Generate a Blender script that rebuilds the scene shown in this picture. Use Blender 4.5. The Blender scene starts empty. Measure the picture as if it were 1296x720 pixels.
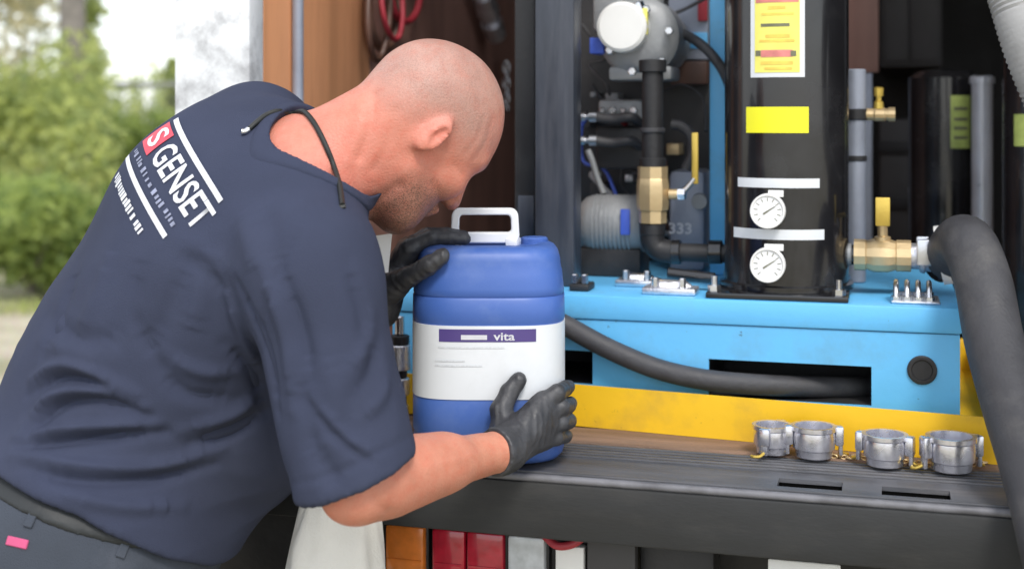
import bpy, bmesh, math, random
import numpy as np
from mathutils import Vector, Matrix
from mathutils.bvhtree import BVHTree

# ------------------------------------------------------------------ camera, sky, sun, exposure
S = bpy.context.scene
COL = S.collection
F_PX, CX, HY, CAMH = 1700.0, 648.0, 150.0, 1.35      # photo: focal length in px, centre, horizon row, eye height
YAW = math.radians(15.8)                              # the camera is turned left of the truck's long axis
ca, sa = math.cos(YAW), math.sin(YAW)

cam_d = bpy.data.cameras.new('camera')
cam = bpy.data.objects.new('camera', cam_d); COL.objects.link(cam)
cam.location = (0, 0, CAMH); cam.rotation_euler = (math.radians(90), 0, YAW)
cam_d.sensor_width = 36; cam_d.lens = F_PX / 1296 * 36
cam_d.shift_y = -(360 - HY) / 1296
cam_d.clip_start = 0.05; cam_d.clip_end = 2000
cam_d.dof.use_dof = True; cam_d.dof.focus_distance = 1.88; cam_d.dof.aperture_fstop = 3.0
S.camera = cam

SUN_EL, SUN_AZ = math.radians(50), math.radians(150)  # azimuth: clockwise from +Y (behind the camera, to the right)
wd = bpy.data.worlds.new('World'); S.world = wd; wd.use_nodes = True
nt = wd.node_tree; nt.nodes.clear()
sky = nt.nodes.new('ShaderNodeTexSky'); sky.sky_type = 'NISHITA'; sky.sun_disc = False
sky.sun_elevation = SUN_EL; sky.sun_rotation = SUN_AZ; sky.air_density = 1.0; sky.dust_density = 1.0; sky.ozone_density = 1.0
bg = nt.nodes.new('ShaderNodeBackground'); bg.inputs['Strength'].default_value = 0.15
wo = nt.nodes.new('ShaderNodeOutputWorld')
cl = nt.nodes.new('ShaderNodeMix'); cl.data_type = 'RGBA'; cl.inputs[0].default_value = .75      # even bright cloud over the whole sky
cl.inputs[7].default_value = (5.6, 5.75, 6.0, 1); nt.links.new(sky.outputs[0], cl.inputs[6]); nt.links.new(cl.outputs[2], bg.inputs[0]); nt.links.new(bg.outputs[0], wo.inputs[0])
sun_d = bpy.data.lights.new('sun', 'SUN'); sun_d.energy = 1.3; sun_d.angle = math.radians(14); sun_d.color = (1, .95, .88)
sun = bpy.data.objects.new('sun', sun_d); COL.objects.link(sun)
sdir = Vector((math.sin(SUN_AZ) * math.cos(SUN_EL), math.cos(SUN_AZ) * math.cos(SUN_EL), math.sin(SUN_EL)))
sun.rotation_euler = sdir.to_track_quat('Z', 'Y').to_euler()
vs = S.view_settings
vs.view_transform = 'Standard'; vs.look = 'None'; vs.exposure = 0.95; vs.gamma = 1; vs.use_curve_mapping = False
S.render.resolution_x, S.render.resolution_y = 1024, 568

# ------------------------------------------------------------------ coordinates
# world = truck frame: X to the right along the rear bumper, Y into the truck, Z up
def C(px, py, d):                      # camera-aligned frame (x right, y depth, z up from the ground)
    return np.array([(px - CX) / F_PX * d, d, CAMH - (py - HY) / F_PX * d])
def c2w(p):
    p = np.asarray(p, float)
    return np.stack([p[..., 0] * ca - p[..., 1] * sa, p[..., 0] * sa + p[..., 1] * ca, p[..., 2]], -1)
def W(px, py, d): return Vector(c2w(C(px, py, d)))
def depth_at(px, V): return V / ((px - CX) / F_PX * sa + ca)
def TV(px, py, V): return W(px, py, depth_at(px, V))           # pixel ray meets the plane Y = V
def TZ(px, py, z): return W(px, py, (CAMH - z) * F_PX / (py - HY))   # pixel ray meets the level z
def XV(px, V): return TV(px, 0, V).x
def ZV(px, py, V): return TV(px, py, V).z
def PM(px, V): return depth_at(px, V) / F_PX                   # metres per pixel there
rnd = random.Random(7)
R = math.radians

# ------------------------------------------------------------------ materials
def M(name, col, rough=.5, metal=0., var=.12, scale=12., bump=.0, bscale=120., spec=.5, coat=0., dirt=None, dscale=6., damt=.5, rvar=.1, stretch=(1,1,1), sss=0., attr=None, chip=None):
    m = bpy.data.materials.new(name); m.use_nodes = True
    n = m.node_tree; b = n.nodes['Principled BSDF']; L = n.links.new
    tc = n.nodes.new('ShaderNodeTexCoord'); mp = n.nodes.new('ShaderNodeMapping'); mp.inputs['Scale'].default_value = stretch
    L(tc.outputs['Object'], mp.inputs[0])
    nz = n.nodes.new('ShaderNodeTexNoise'); nz.inputs['Scale'].default_value = scale; nz.inputs['Detail'].default_value = 6; L(mp.outputs[0], nz.inputs[0])
    mr = n.nodes.new('ShaderNodeMapRange'); mr.inputs[1].default_value = .3; mr.inputs[2].default_value = .7
    mr.inputs[3].default_value = 1 - var; mr.inputs[4].default_value = 1 + var; L(nz.outputs[0], mr.inputs[0])
    mx = n.nodes.new('ShaderNodeMix'); mx.data_type = 'RGBA'; mx.blend_type = 'MULTIPLY'; mx.inputs[0].default_value = 1
    if attr:
        at = n.nodes.new('ShaderNodeVertexColor'); at.layer_name = attr; L(at.outputs[0], mx.inputs[6])
    else: mx.inputs[6].default_value = (*col, 1)
    cb = n.nodes.new('ShaderNodeCombineColor'); [L(mr.outputs[0], cb.inputs[i]) for i in range(3)]
    L(cb.outputs[0], mx.inputs[7]); out = mx.outputs[2]
    if dirt:
        n2 = n.nodes.new('ShaderNodeTexNoise'); n2.inputs['Scale'].default_value = dscale; n2.inputs['Detail'].default_value = 8; n2.inputs['Roughness'].default_value = .65; L(mp.outputs[0], n2.inputs[0])
        r2 = n.nodes.new('ShaderNodeMapRange'); r2.inputs[1].default_value = .5; r2.inputs[2].default_value = .72; r2.inputs[4].default_value = damt; L(n2.outputs[0], r2.inputs[0])
        m2 = n.nodes.new('ShaderNodeMix'); m2.data_type = 'RGBA'; m2.inputs[7].default_value = (*dirt, 1)
        L(r2.outputs[0], m2.inputs[0]); L(out, m2.inputs[6]); out = m2.outputs[2]
    if attr:      # stubble: fine dark specks where the attribute's alpha says so; blotches everywhere
        bn = n.nodes.new('ShaderNodeTexNoise'); bn.inputs['Scale'].default_value = 55; bn.inputs['Detail'].default_value = 5; bn.inputs['Roughness'].default_value = .7; L(mp.outputs[0], bn.inputs[0])
        br = n.nodes.new('ShaderNodeMapRange'); br.inputs[1].default_value = .45; br.inputs[2].default_value = .75; br.inputs[4].default_value = .55; L(bn.outputs[0], br.inputs[0])
        bx_ = n.nodes.new('ShaderNodeMix'); bx_.data_type = 'RGBA'; bx_.blend_type = 'MULTIPLY'; bx_.inputs[7].default_value = (.98, .62, .55, 1); L(br.outputs[0], bx_.inputs[0]); L(out, bx_.inputs[6]); out = bx_.outputs[2]
        sn = n.nodes.new('ShaderNodeTexNoise'); sn.inputs['Scale'].default_value = 620; sn.inputs['Detail'].default_value = 2; L(mp.outputs[0], sn.inputs[0])
        sr = n.nodes.new('ShaderNodeMapRange'); sr.inputs[1].default_value = .47; sr.inputs[2].default_value = .60; L(sn.outputs[0], sr.inputs[0])
        mu = n.nodes.new('ShaderNodeMath'); mu.operation = 'MULTIPLY'; L(sr.outputs[0], mu.inputs[0]); L(at.outputs['Alpha'], mu.inputs[1])
        sx_ = n.nodes.new('ShaderNodeMix'); sx_.data_type = 'RGBA'; sx_.inputs[7].default_value = (.07, .045, .035, 1); L(mu.outputs[0], sx_.inputs[0]); L(out, sx_.inputs[6]); out = sx_.outputs[2]
    if chip:      # small sharp-edged paint chips
        n3 = n.nodes.new('ShaderNodeTexNoise'); n3.inputs['Scale'].default_value = 38; n3.inputs['Detail'].default_value = 9; n3.inputs['Roughness'].default_value = .72; L(mp.outputs[0], n3.inputs[0])
        r3 = n.nodes.new('ShaderNodeMapRange'); r3.inputs[1].default_value = .655; r3.inputs[2].default_value = .675; r3.inputs[4].default_value = .85; L(n3.outputs[0], r3.inputs[0])
        m3 = n.nodes.new('ShaderNodeMix'); m3.data_type = 'RGBA'; m3.inputs[7].default_value = (*chip, 1); L(r3.outputs[0], m3.inputs[0]); L(out, m3.inputs[6]); out = m3.outputs[2]
    L(out, b.inputs['Base Color'])
    b.inputs['Metallic'].default_value = metal; b.inputs['Specular IOR Level'].default_value = spec; b.inputs['Coat Weight'].default_value = coat
    rr = n.nodes.new('ShaderNodeMapRange'); rr.inputs[1].default_value = .3; rr.inputs[2].default_value = .7
    rr.inputs[3].default_value = max(.02, rough - rvar); rr.inputs[4].default_value = min(1, rough + rvar); L(nz.outputs[0], rr.inputs[0]); L(rr.outputs[0], b.inputs['Roughness'])
    if bump:
        nb = n.nodes.new('ShaderNodeTexNoise'); nb.inputs['Scale'].default_value = bscale; nb.inputs['Detail'].default_value = 4; L(mp.outputs[0], nb.inputs[0])
        bp = n.nodes.new('ShaderNodeBump'); bp.inputs['Strength'].default_value = bump; bp.inputs['Distance'].default_value = .002; L(nb.outputs[0], bp.inputs['Height']); L(bp.outputs[0], b.inputs['Normal'])
    if sss:
        b.inputs['Subsurface Weight'].default_value = sss; b.inputs['Subsurface Radius'].default_value = (1, .35, .2); b.inputs['Subsurface Scale'].default_value = .006
    return m
MT = dict(
 blue=M('blue_paint', (.125, .47, .82), .42, var=.07, scale=9, bump=.15, bscale=90, dirt=(.12, .26, .36), dscale=9, damt=.5, chip=(.07, .13, .17)),
 yellow=M('yellow_paint', (.80, .48, .013), .45, var=.08, scale=7, bump=.2, bscale=60, dirt=(.42, .25, .05), dscale=9, damt=.5, chip=(.16, .09, .03)),
 black=M('black_gloss_paint', (.012, .012, .014), .22, var=.2, bump=.06, bscale=60, coat=.4, dirt=(.05, .05, .05), damt=.3),
 blackm=M('matte_black_paint', (.018, .018, .02), .55, var=.25, bump=.3, dirt=(.06, .055, .05), damt=.4),
 poly=M('dark_steel_post', (.05, .057, .075), .4, metal=.2, var=.2, bump=.15, dirt=(.10, .10, .11), damt=.5, stretch=(4, 4, .5)),
 rubber=M('black_rubber', (.045, .045, .05), .6, var=.2, scale=30, bump=.35, bscale=160, dirt=(.13, .13, .13), dscale=12, damt=.5),
 hose=M('grey_hose_rubber', (.042, .042, .047), .62, var=.15, scale=25, bump=.3, bscale=200, dirt=(.12, .115, .11), dscale=10, damt=.5),
 brass=M('brass', (.66, .50, .28), .42, metal=.6, var=.15, bump=.2, dirt=(.28, .20, .11), damt=.4),
 brassy=M('yellow_brass', (.62, .44, .09), .35, metal=.6, var=.15, bump=.2),
 steel=M('bright_steel', (.66, .67, .70), .28, metal=1, var=.15, bump=.15, dirt=(.3, .29, .28), damt=.4),
 alu=M('cast_aluminium', (.72, .72, .76), .36, metal=.85, var=.2, scale=40, bump=.5, bscale=220, dirt=(.30, .29, .28), damt=.5),
 capalu=M('machined_aluminium', (.74, .74, .80), .27, metal=.9, var=.08, scale=20, bump=.12, bscale=90, dirt=(.42, .41, .42), dscale=25, damt=.4),
 grey=M('grey_casting', (.28, .29, .30), .5, metal=.25, var=.2, bump=.4, dirt=(.13, .13, .12), damt=.5),
 greyb=M('grey_blue_casting', (.30, .33, .40), .45, metal=.2, var=.2, bump=.3, dirt=(.15, .15, .16), damt=.5),
 white=M('white_plastic', (.78, .79, .80), .4, var=.04),
 whitem=M('white_enamel', (.80, .80, .78), .4, var=.05),
 label=M('white_label_paper', (.68, .71, .74), .45, var=.04, scale=6, dirt=(.55, .57, .58), dscale=14, damt=.35),
 purple=M('purple_print', (.075, .05, .20), .4, var=.1),
 printw=M('white_print', (.60, .61, .65), .6, var=.08, scale=60),
 printr=M('red_print', (.62, .06, .09), .6, var=.1, scale=60),
 printl=M('faint_print', (.62, .65, .68), .5, var=.1, scale=300),
 printg=M('grey_print', (.24, .26, .36), .7, var=.3, scale=120),
 jug=M('blue_jug_plastic', (.055, .125, .40), .42, var=.06, scale=8, bump=.15, bscale=60, spec=.45, dirt=(.13, .20, .42), dscale=16, damt=.45),
 bump=M('bumper_paint', (.019, .020, .021), .65, var=.2, scale=14, bump=.12, bscale=160, dirt=(.05, .048, .045), dscale=8, damt=.5, stretch=(.6, 2, 2)),
 bumpt=M('bumper_tread', (.10, .102, .112), .55, metal=.2, var=.3, scale=16, bump=.25, bscale=160, dirt=(.20, .19, .19), dscale=10, damt=.7, stretch=(.35, 2.5, 2)),
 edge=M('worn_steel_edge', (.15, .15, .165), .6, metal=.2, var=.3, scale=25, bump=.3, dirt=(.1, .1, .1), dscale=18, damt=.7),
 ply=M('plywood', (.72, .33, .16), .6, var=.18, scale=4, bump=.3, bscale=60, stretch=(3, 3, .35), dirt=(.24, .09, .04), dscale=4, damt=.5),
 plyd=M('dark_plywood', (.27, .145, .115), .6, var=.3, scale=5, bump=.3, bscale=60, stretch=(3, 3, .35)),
 sill=M('worn_timber', (.20, .125, .085), .75, var=.3, scale=9, bump=.7, bscale=80, stretch=(.4, 4, 4), dirt=(.10, .085, .075), damt=.7),
 post=M('scuffed_white_paint', (.74, .76, .78), .5, var=.08, scale=10, bump=.4, bscale=50, dirt=(.24, .24, .25), dscale=13, damt=.9),
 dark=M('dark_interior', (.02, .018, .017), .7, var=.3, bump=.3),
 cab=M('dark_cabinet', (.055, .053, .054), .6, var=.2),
 amber=M('amber_lens', (.72, .20, .03), .2, var=.12, scale=60, coat=.5),
 red=M('red_lens', (.42, .008, .03), .15, var=.2, scale=50, coat=.6),
 clear=M('clear_lens', (.50, .53, .56), .15, var=.15, scale=60, coat=.6),
 sticky=M('yellow_sticker', (.83, .80, .02), .45, var=.03),
 stickl=M('pale_yellow_sticker', (.80, .75, .16), .45, var=.1, scale=30),
 stickr=M('pink_red_ink', (.66, .22, .20), .5, var=.25, scale=50),
 stickk=M('dark_ink', (.16, .16, .10), .5, var=.2, scale=50),
 sticko=M('orange_ink', (.80, .55, .10), .5, var=.2, scale=50),
 stickg=M('faded_green_sticker', (.42, .50, .14), .5, var=.2, scale=40),
 redh=M('red_rubber', (.36, .03, .045), .5, var=.2),
 brownh=M('brown_rubber', (.10, .05, .035), .5, var=.2),
 bluep=M('blue_label', (.06, .12, .55), .5, var=.2),
 duct=M('light_grey_duct', (.30, .30, .30), .6, var=.15, scale=20, bump=.3),
 sack=M('white_canvas', (.74, .72, .66), .8, var=.06, scale=8, bump=.5, bscale=300, dirt=(.50, .47, .41), dscale=8, damt=.4),
 tyre=M('tyre_rubber', (.02, .02, .02), .8, bump=.5),
 glove=M('grey_nitrile_glove', (.040, .041, .046), .48, var=.2, scale=40, bump=.45, bscale=150, dirt=(.08, .08, .085), dscale=20, damt=.5),
 cord=M('black_cord', (.012, .014, .013), .6, var=.2),
 shirt=M('navy_cotton', (.039, .046, .078), .92, var=.12, scale=7, bump=.45, bscale=700, spec=.15, dirt=(.050, .058, .094), dscale=5, damt=.5),
 pants=M('slate_work_trousers', (.055, .064, .082), .9, var=.12, scale=9, bump=.5, bscale=600, spec=.15, dirt=(.095, .105, .13), dscale=7, damt=.5),
 belt=M('dark_belt', (.016, .019, .021), .6, var=.2, bump=.3),
 tubew=M('pale_steel_tube', (.62, .63, .68), .35, metal=.3, var=.1),
 slotshade=M('slot_shade_black', (.003, .003, .003), .9, var=.1, spec=.05),  # shade of the bumper slots, put into the colour
 pink=M('pink_patch', (.55, .08, .20), .7, var=.2),
 boot=M('brown_boot', (.06, .035, .02), .6, bump=.4),
 skin=M('skin', (.6, .3, .2), .48, var=.07, scale=30, bump=.45, bscale=320, spec=.4, sss=.08, attr='Col'),
 eye=M('eye_white', (.7, .68, .65), .2, var=.03),
)

# ------------------------------------------------------------------ mesh helpers
def newbm(): return bmesh.new()
def box(bm, x0, x1, y0, y1, z0, z1, bev=0):
    r = bmesh.ops.create_cube(bm, size=1); vs_ = r['verts']
    for v in vs_: v.co = Vector(((x0 + x1) / 2 + v.co.x * (x1 - x0), (y0 + y1) / 2 + v.co.y * (y1 - y0), (z0 + z1) / 2 + v.co.z * (z1 - z0)))
    if bev:
        es = list({e for v in vs_ for e in v.link_edges})
        bmesh.ops.bevel(bm, geom=es, offset=bev, segments=2, affect='EDGES', profile=.5)
def frame_of(d):
    d = Vector(d).normalized(); a = Vector((0, 0, 1)) if abs(d.z) < .9 else Vector((0, 1, 0))
    u = d.cross(a).normalized(); return u, d.cross(u).normalized()
def lathe(bm, p, d, prof, n=24, cap=True):     # prof: (distance along d, radius)
    p, d = Vector(p), Vector(d).normalized(); u, w = frame_of(d); rings = []
    for t, r in prof:
        rings.append([bm.verts.new(p + d * t + (u * math.cos(2 * math.pi * k / n) + w * math.sin(2 * math.pi * k / n)) * r) for k in range(n)])
    for a, b in zip(rings, rings[1:]):
        for k in range(n): bm.faces.new((a[k], a[(k + 1) % n], b[(k + 1) % n], b[k]))
    if cap: bm.faces.new(rings[0][::-1]); bm.faces.new(rings[-1])
def cyl(bm, p0, p1, r0, r1=None, n=20, ch=.0):
    p0, p1 = Vector(p0), Vector(p1); L = (p1 - p0).length; r1 = r0 if r1 is None else r1
    if ch: lathe(bm, p0, p1 - p0, [(0, r0 - ch), (ch, r0), (L - ch, r1), (L, r1 - ch)], n)
    else: lathe(bm, p0, p1 - p0, [(0, r0), (L, r1)], n)
def smooth_path(pts, k=8):
    pts = [np.array(p, float) for p in pts]; P = [2 * pts[0] - pts[1]] + pts + [2 * pts[-1] - pts[-2]]; out = []
    for i in range(1, len(P) - 2):
        for j in range(k):
            t = j / k; a, b, c, d = P[i - 1:i + 3]
            out.append(.5 * (2 * b + (c - a) * t + (2 * a - 5 * b + 4 * c - d) * t * t + (3 * b - a - 3 * c + d) * t ** 3))
    out.append(P[-2]); return out
def tube(bm, pts, r, n=12, k=8, ribs=0., closed=False, flat=None):
    pts = smooth_path(pts, k) if k > 1 else [np.array(p, float) for p in pts]
    N = len(pts); rings = []; u = None
    for i, p in enumerate(pts):
        t = Vector(pts[min(i + 1, N - 1)] - pts[max(i - 1, 0)]).normalized()
        if u is None: u = frame_of(t)[0]
        u = (u - t * u.dot(t)).normalized(); w = t.cross(u)
        rr = (r[0] + (r[1] - r[0]) * i / (N - 1)) if isinstance(r, tuple) else r
        if ribs and i % 2: rr *= 1 - ribs
        rings.append([bm.verts.new(Vector(p) + (u * math.cos(2 * math.pi * j / n) + w * math.sin(2 * math.pi * j / n)) * rr) for j in range(n)])
    for a, b in zip(rings, rings[1:]):
        for j in range(n): bm.faces.new((a[j], a[(j + 1) % n], b[(j + 1) % n], b[j]))
    bm.faces.new(rings[0][::-1]); bm.faces.new(rings[-1])
def plate_holes(bm, axis, a_rng, b_rng, holes, c0, c1):   # axis: 'z' (a=x,b=y) or 'y' (a=x,b=z); real rectangular openings
    A = sorted({*a_rng, *[h for H in holes for h in H[:2]]}); B = sorted({*b_rng, *[h for H in holes for h in H[2:]]})
    na, nb = len(A) - 1, len(B) - 1
    def solid(i, j):
        if not (0 <= i < na and 0 <= j < nb): return False
        x, y = (A[i] + A[i + 1]) / 2, (B[j] + B[j + 1]) / 2
        return not any(h[0] < x < h[1] and h[2] < y < h[3] for h in holes)
    cache = {}
    def V_(i, j, c):
        if (i, j, c) not in cache:
            cc = c1 if c else c0
            cache[(i, j, c)] = bm.verts.new((A[i], B[j], cc) if axis == 'z' else (A[i], cc, B[j]))
        return cache[(i, j, c)]
    for i in range(na):
        for j in range(nb):
            if not solid(i, j): continue
            for c in (0, 1): bm.faces.new((V_(i, j, c), V_(i + 1, j, c), V_(i + 1, j + 1, c), V_(i, j + 1, c)))
            for di, dj, e in ((-1, 0, ((0, 0), (0, 1))), (1, 0, ((1, 0), (1, 1))), (0, -1, ((0, 0), (1, 0))), (0, 1, ((0, 1), (1, 1)))):
                if not solid(i + di, j + dj):
                    (p, q), (s, t) = e; bm.faces.new((V_(i + p, j + q, 0), V_(i + s, j + t, 0), V_(i + s, j + t, 1), V_(i + p, j + q, 1)))
    bmesh.ops.recalc_face_normals(bm, faces=bm.faces[:])
def link_mesh(name, me, mat, parent=None, smooth=35):
    if mat is not None: me.materials.append(MT[mat] if isinstance(mat, str) else mat)
    o = bpy.data.objects.new(name, me); COL.objects.link(o)
    if smooth: me.shade_smooth() if smooth >= 180 else me.set_sharp_from_angle(angle=R(smooth))
    if smooth and smooth < 180:
        for p in me.polygons: p.use_smooth = True
    if parent is not None: attach(o, parent)
    return o
def attach(o, parent):
    def wm(p):
        m = Matrix.LocRotScale(p.location, p.rotation_euler, p.scale)
        return m if p.parent is None else wm(p.parent) @ p.matrix_parent_inverse @ m
    o.parent = parent; top = parent
    while top.parent is not None: top = top.parent
    o.matrix_parent_inverse = Matrix() if top.get('local') else wm(parent).inverted()
def obj(name, bm, mat, parent=None, smooth=35):
    bmesh.ops.recalc_face_normals(bm, faces=bm.faces[:])
    me = bpy.data.meshes.new(name); bm.to_mesh(me); bm.free()
    return link_mesh(name, me, mat, parent, smooth)
def npobj(name, v, f, mat, parent=None, smooth=180, col=None):
    me = bpy.data.meshes.new(name); me.from_pydata(v.tolist() if hasattr(v, 'tolist') else v, [], f.tolist() if hasattr(f, 'tolist') else f); me.update()
    if col is not None:
        a = me.color_attributes.new('Col', 'FLOAT_COLOR', 'POINT')
        a.data.foreach_set('color', (col if col.shape[1] == 4 else np.concatenate([col, np.ones((len(col), 1))], 1)).astype(np.float32).ravel())
    return link_mesh(name, me, mat, parent, smooth)
def tag(o, label, cat, group=None, kind=None):
    if label: o['label'] = label
    if cat: o['category'] = cat
    if group: o['group'] = group
    if kind: o['kind'] = kind
    return o
def thing(name, label, cat, loc, group=None, rz=0):
    o = bpy.data.objects.new(name, None); COL.objects.link(o); o.location = Vector(loc); o.rotation_euler = (0, 0, rz); o.empty_display_size = .05
    return tag(o, label, cat, group)
def P_box(name, mat, parent, *a, bev=.002, smooth=35):
    bm = newbm(); box(bm, *a, bev=bev); return obj(name, bm, mat, parent, smooth)
def P_cyl(name, mat, parent, p0, p1, r, r1=None, n=24, ch=.0015):
    bm = newbm(); cyl(bm, p0, p1, r, r1, n, ch); return obj(name, bm, mat, parent)
def P_tube(name, mat, parent, pts, r, n=12, k=8, ribs=0.):
    bm = newbm(); tube(bm, pts, r, n, k, ribs); return obj(name, bm, mat, parent, 60)
def text_verts(s, size, width=None):           # flat filled lettering, subdivided: verts (x,y), faces; centred
    cu = bpy.data.curves.new('lettering', 'FONT'); cu.body = s; cu.size = size; cu.align_x = 'CENTER'; cu.align_y = 'CENTER'; cu.resolution_u = 3
    cu.offset = size * .018
    o = bpy.data.objects.new('lettering', cu); COL.objects.link(o); bpy.context.view_layer.update()
    me = bpy.data.meshes.new_from_object(o.evaluated_get(bpy.context.evaluated_depsgraph_get()))
    bpy.data.objects.remove(o); bpy.data.curves.remove(cu)
    bm = newbm(); bm.from_mesh(me); bpy.data.meshes.remove(me)
    bmesh.ops.triangulate(bm, faces=bm.faces[:])
    for _ in range(3):
        es = [e for e in bm.edges if e.calc_length() > .02]
        if es: bmesh.ops.subdivide_edges(bm, edges=es, cuts=1); bmesh.ops.triangulate(bm, faces=bm.faces[:])
    if width:
        xs = [v.co.x for v in bm.verts]; k = width / (max(xs) - min(xs))
        for v in bm.verts: v.co.x *= k
    bm.verts.index_update()
    v = [(p.co.x, p.co.y) for p in bm.verts]; f = [[q.index for q in p.verts] for p in bm.faces]; bm.free(); return v, f
def rect_verts(w, h, nx=8, ny=2):
    v = [(-w / 2 + w * i / nx, -h / 2 + h * j / ny) for j in range(ny + 1) for i in range(nx + 1)]
    f = [[j * (nx + 1) + i, j * (nx + 1) + i + 1, (j + 1) * (nx + 1) + i + 1, (j + 1) * (nx + 1) + i] for j in range(ny) for i in range(nx)]
    return v, f
# ------------------------------------------------------------------ ground
def ground_mat():
    m = bpy.data.materials.new('dry_ground'); m.use_nodes = True; n = m.node_tree; b = n.nodes['Principled BSDF']; L = n.links.new
    tc = n.nodes.new('ShaderNodeTexCoord')
    a = n.nodes.new('ShaderNodeTexNoise'); a.inputs['Scale'].default_value = .5; a.inputs['Detail'].default_value = 8; L(tc.outputs['Object'], a.inputs[0])
    r = n.nodes.new('ShaderNodeValToRGB'); r.color_ramp.elements[0].position = .36; r.color_ramp.elements[0].color = (.14, .15, .06, 1); r.color_ramp.elements[1].position = .5; r.color_ramp.elements[1].color = (.42, .37, .28, 1)
    L(a.outputs[0], r.inputs[0])
    c = n.nodes.new('ShaderNodeTexNoise'); c.inputs['Scale'].default_value = 40; c.inputs['Detail'].default_value = 6; L(tc.outputs['Object'], c.inputs[0])
    mx = n.nodes.new('ShaderNodeMix'); mx.data_type = 'RGBA'; mx.blend_type = 'OVERLAY'; mx.inputs[0].default_value = .7; L(r.outputs[0], mx.inputs[6]); L(c.outputs[1], mx.inputs[7])
    L(mx.outputs[2], b.inputs['Base Color']); b.inputs['Roughness'].default_value = .95
    bp = n.nodes.new('ShaderNodeBump'); bp.inputs['Strength'].default_value = .6; bp.inputs['Distance'].default_value = .02; L(c.outputs[0], bp.inputs['Height']); L(bp.outputs[0], b.inputs['Normal'])
    return m
bm = newbm(); bmesh.ops.create_grid(bm, x_segments=40, y_segments=40, size=300)
g = obj('ground', bm, ground_mat()); tag(g, None, None, kind='structure')

# ------------------------------------------------------------------ service truck
ZB = .853                      # bumper and deck level
UL, URT = -1.06, 1.18          # inner faces of the side walls
VF, VS, VT = 1.81, 2.0, 2.105  # bumper front, timber sill, tray front
truck = thing('service_truck', 'box truck with open rear, scuffed white door post and dark steel step bumper', 'truck', (0, 3, 0))
slots = []
for x0, x1, y0, y1 in ((985, 1066, 606, 619), (1116, 1203, 617, 630)):
    p, q = TZ((x0 + x1) / 2, y0, ZB), TZ((x0 + x1) / 2, y1, ZB); ym = (p.y + q.y) / 2
    slots.append((TZ(x0, (y0 + y1) / 2 - 4, ZB).x, TZ(x1, (y0 + y1) / 2 + 4, ZB).x, ym - .021, ym + .021))
slots += [(.32, .42, slots[0][2], slots[0][3]), (.5, .6, slots[0][2], slots[0][3])]
BU0, BU1 = -1.1, 1.2
bm = newbm(); plate_holes(bm, 'z', (BU0, BU1), (VF + .012, VS - .002), slots, ZB - .006, ZB)
obj('bumper_tread', bm, 'bumpt', truck)
for k, v in enumerate((VF + .016, VF + .118, VF + .134, VF + .150, VF + .166, VF + .182)):
    P_box('tread_rib', 'bumpt', truck, BU0 + .01, BU1 - .01, v - .0035, v + .0035, ZB - .001, ZB + .0025, bev=.001)
for s_ in slots:
    bm = newbm(); e = .003
    box(bm, s_[0] - e, s_[1] + e, s_[2] - e, s_[2], ZB - .05, ZB - .0065); box(bm, s_[0] - e, s_[1] + e, s_[3], s_[3] + e, ZB - .05, ZB - .0065)
    box(bm, s_[0] - e, s_[0], s_[2], s_[3], ZB - .05, ZB - .0065); box(bm, s_[1], s_[1] + e, s_[2], s_[3], ZB - .05, ZB - .0065); box(bm, s_[0] - e, s_[1] + e, s_[2] - e, s_[3] + e, ZB - .055, ZB - .05)
    obj('slot_shade_liner', bm, 'slotshade', truck)  # added liner, coloured near-black to paint in the shade inside the slot
bm = newbm(); box(bm, BU0, BU1, VF, VF + .010, ZB - .088, ZB - .010, bev=.004)
box(bm, BU0, BU1, VF + .0105, VS - .004, ZB - .086, ZB - .08, bev=.0)
obj('bumper_face', bm, 'bump', truck)
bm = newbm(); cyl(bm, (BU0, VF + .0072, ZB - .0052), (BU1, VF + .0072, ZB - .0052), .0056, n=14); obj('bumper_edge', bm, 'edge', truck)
# timber sill and deck boards
bw = .1
for k in range(30):
    v0 = VS + k * bw
    if k == 0: P_box('sill_board', 'sill', truck, UL - .1, URT + .1, v0, v0 + bw - .003, ZB - .03, ZB + .004, bev=.003)
    else: P_box('deck_board', 'sill', truck, UL, URT, v0, v0 + bw - .003, ZB - .03, ZB + .001, bev=.002)
# walls: orange-brown plywood sheet, then a dark brown one
VP = 2.645
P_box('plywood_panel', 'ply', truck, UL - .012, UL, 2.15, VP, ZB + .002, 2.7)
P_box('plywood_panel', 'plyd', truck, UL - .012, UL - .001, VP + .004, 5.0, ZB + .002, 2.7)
P_box('outer_skin', 'whitem', truck, UL - .06, UL - .04, 2.1, 5.05, ZB - .05, 2.75)
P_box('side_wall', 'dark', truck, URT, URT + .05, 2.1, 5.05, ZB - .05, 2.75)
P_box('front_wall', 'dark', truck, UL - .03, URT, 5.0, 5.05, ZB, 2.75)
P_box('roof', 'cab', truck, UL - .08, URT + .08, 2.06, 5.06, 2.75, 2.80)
x0, x1 = XV(231, 2.12), UL + .002
P_box('door_post', 'post', truck, x0, x1, 2.09, 2.146, ZB + .006, 2.75, bev=.006)
P_box('door_post', 'post', truck, URT - .02, URT + .1, 2.09, 2.146, ZB + .006, 2.75, bev=.006)
P_box('door_header', 'post', truck, x1 + .001, URT - .021, 2.09, 2.14, 2.62, 2.749, bev=.006)
P_cyl('conduit', 'greyb', truck, (UL + .012, 2.262, ZB + .01), (UL + .012, 2.262, 2.6), .0105)
for z in (1.15, 1.75, 2.3): P_box('conduit_clip', 'steel', truck, UL, UL + .026, 2.235, 2.289, z, z + .018)
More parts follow.
